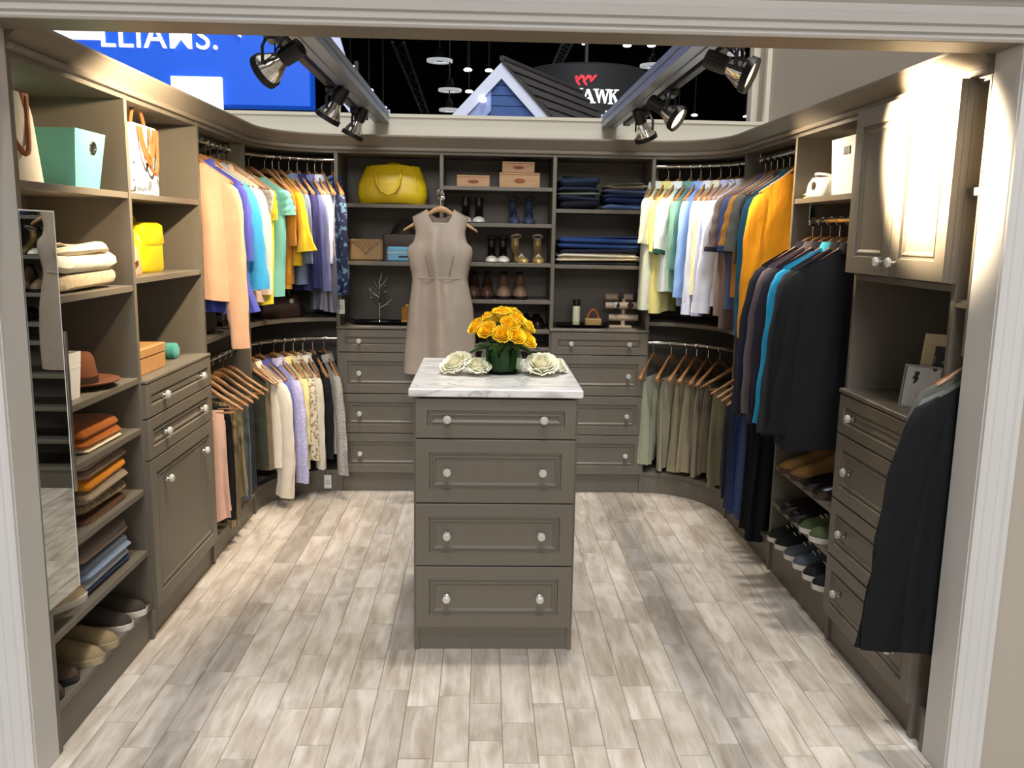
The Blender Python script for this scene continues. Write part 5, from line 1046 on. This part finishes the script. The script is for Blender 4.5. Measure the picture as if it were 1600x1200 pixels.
    # picture frames
    def frame(lab, loc, rz, w_, h, mw, mm, lean, pic):
        t = thing('picture_frame', lab, 'frame', loc, rz); M = Matrix.Rotation(-lean, 4, 'X'); b = MB()
        for q in ((-w_, w_, 0, mw), (-w_, w_, h-mw, h), (-w_, -w_+mw, mw, h-mw), (w_-mw, w_, mw, h-mw)): b.box(q[0], q[1], 0, .012, q[2], q[3], .002, M)
        b.obj('border', mm, t); MB().box(-w_+mw, w_-mw, .005, .009, mw, h-mw, 0, M).obj('picture', pic, t); MB().box(-w_, w_, .012, .016, 0, h, 0, M).obj('backing', BLACK, t)
        b = MB().tube([tuple(M @ Vector((0, .016, h*.6))), (0, h*.42, 0)], .004, 6); b.obj('easel_leg', BLACK, t)
    frame('cream bordered picture frame leaning in the tall cabinet niche', (1.545, 2.86, 1.02), -.75, .085, .255, .042, mat('cream_frame', 'cbbd94', .5, var=.05), .30, fabric('8a8884', 'print', '2d2c2c', rough=.4, size=26))
    frame('black and white photo in a slim frame before the cream one', (1.46, 2.845, 1.02), -.80, .062, .15, .008, mat('silver_frame', 'b8b6ae', .3, .8), .26, fabric('d8d8d6', 'print', '26262a', rough=.4, size=22))
    # --- flowers on the island
    vz = 1.022; vx, vy = .075, 3.50
    t = thing('glass_vase', 'round clear glass vase lined with green leaves on the marble countertop', 'vase', (vx, vy, vz))
    MB().lathe([(q*1.3, z) for q, z in [(.05, 0), (.062, .004), (.066, .03), (.062, .07), (.056, .11), (.060, .122), (.057, .122), (.053, .108), (.058, .07), (.061, .03), (.055, .008), (.001, .007)]], 28).obj('glass', GLASS, t, 60)
    LF = mat('dark_leaf', '2c5226', .4, var=.25, scale=(20, 20, 20)); ST = mat('flower_stem', '3c5a2a', .5, var=.1)
    b = MB()
    for k in range(9):
        a = k*.7; R_ = .064; b.grid([[(R_*cos(a+s*.3*(1-abs(2*v-1)**2)), R_*sin(a+s*.3*(1-abs(2*v-1)**2)), .012+.1*v) for s in (-1, 0, 1)] for v in (0, .25, .5, .75, 1)])
    b.obj('leaf_lining', LF, t, 60); MB().lathe([(.001, .012), (.060, .012), (.06, .07), (.001, .071)], 20).obj('stem_bundle', mat('stem_green', '2a3d22', .6, var=.4, scale=(60, 60, 5)), t, 60)
    def bloom(b, R, h, rnd, n=(4, 5, 6, 7), op=1.0):
        for i, c in enumerate(n):
            f = (i+1)/len(n)
            for k in range(c):
                a0 = 2*pi*(k+.5*(i % 2))/c+rnd.uniform(-.15, .15); G = []
                for v in (0, .35, .7, .92, 1):
                    row = []
                    for u in (-1, -.5, 0, .5, 1):
                        an = a0+u*(3.9/c)*(1-.25*(v-.6)**2); rr = R*f*(.30+.70*v**.6)*(1+.06*(u*u))*(1+.10*op*(v > .9)*f)
                        z = h*(v*(1.05-.33*f*op)-.06*u*u*v-(.10*f if v == 1 else 0))
                        row.append((rr*cos(an), rr*sin(an), z+.05*h*sin(9*u+3*k)*v))
                    G.append(row)
                b.grid(G)
        return b
    def petal(name, c1, c2):
        return mat(name, c1, .55, var=.01, scale=(22, 22, 22), col2=c2)
    YR = petal('yellow_petal', 'fbbd06', 'ffe02c'); WR = petal('white_petal', 'f2ecc8', 'fbf8e4')
    def leafm(b, p, d, l, w_):
        p, d = Vector(p), Vector(d).normalized(); s = d.cross(Vector((0, 0, 1))).normalized(); n = s.cross(d)
        b.grid([[tuple(p+d*l*v+s*u*w_*sin(pi*min(.98, v*.95+.03))**.8+n*(.25*w_*abs(u)-l*.25*v*v)) for u in (-1, -.5, 0, .5, 1)] for v in (0, .2, .4, .6, .8, 1)])
    spots = [(-.105, -.03, .175), (-.062, -.075, .165), (.0, -.09, .15), (.055, -.085, .145), (.105, -.05, .125), (.102, .0, .175), (.06, -.02, .20), (.0, .0, .222), (-.055, .02, .20), (.03, -.055, .185), (.045, .06, .215), (-.02, .075, .2)]
    names = ['far left of the bouquet', 'low left front of the bouquet', 'low front centre of the bouquet', 'front right of centre, deepest orange heart', 'lowest on the right of the bouquet', 'right shoulder of the bouquet', 'upper right front of the bouquet', 'top centre of the bouquet', 'upper left of the bouquet', 'middle front of the bouquet, ringed by others', 'back right of the bouquet', 'back left of the bouquet']
    rnd = random.Random(9)
    for i, (dx, dy, dz) in enumerate(spots):
        o = thing('yellow_rose', 'yellow rose, '+names[i], 'rose', (vx+dx*.82, vy+dy*.82, vz+dz), 0, 'yellow roses in the vase')
        dirv = Vector((dx*1.0, dy*1.0-.02, .10)).normalized(); q = dirv.to_track_quat('Z', 'Y').to_matrix().to_4x4()
        b = bloom(MB(), .038, .05, rnd, (4, 5, 6, 7, 8)); b.v = [tuple(q @ Vector(p)) for p in b.v]; b.obj('bloom', YR, o, 70)
        b = MB().tube([(0, 0, .004), (-dx*.5, -dy*.5, -dz*.45), (-dx*.92, -dy*.92, -dz+.02)], .003, 6); b.obj('stem', ST, o)
    for i, (a, z, l) in enumerate(((3.3, .10, .10), (3.9, .115, .085), (-.5, .11, .085), (.1, .105, .10), (4.5, .12, .07), (5.2, .115, .075), (2.6, .12, .08))):
        b = MB(); leafm(b, (.05*cos(a), .05*sin(a), z), (cos(a), sin(a), .12 if i % 2 else -.1), l, .028); b.obj('leaf', LF, t, 60)
    for i, (x, y, r, tx, lab) in enumerate(((-.095, 3.47, .06, (-.35, -.38, .8), 'large white rose lying at the left of the vase'), (-.025, 3.44, .05, (.1, -.35, .9), 'smaller white rose lying between the large one and the vase'), (.235, 3.46, .062, (.0, -.45, .8), 'large white rose lying at the right of the vase'), (.285, 3.51, .046, (.5, -.2, .8), 'white rose lying behind the right one, opening sideways'))):
        o = thing('white_rose', lab, 'rose', (x, y, vz+.002), 0, 'white roses on the countertop'); q = Vector(tx).to_track_quat('Z', 'Y').to_matrix().to_4x4()
        b = bloom(MB(), r, r*1.35, rnd, (3, 4, 5, 6, 7, 8, 9), op=1.3); vs = [q @ Vector(p) for p in b.v]; zm = min(p.z for p in vs); b.v = [(p.x, p.y, p.z-zm) for p in vs]; b.obj('bloom', WR, o, 70)
        MB().tube([(0, 0, .03), (-tx[0]*.02, .03, .014), (0, .07, .004)], .004, 6).obj('stem', ST, o)
items()
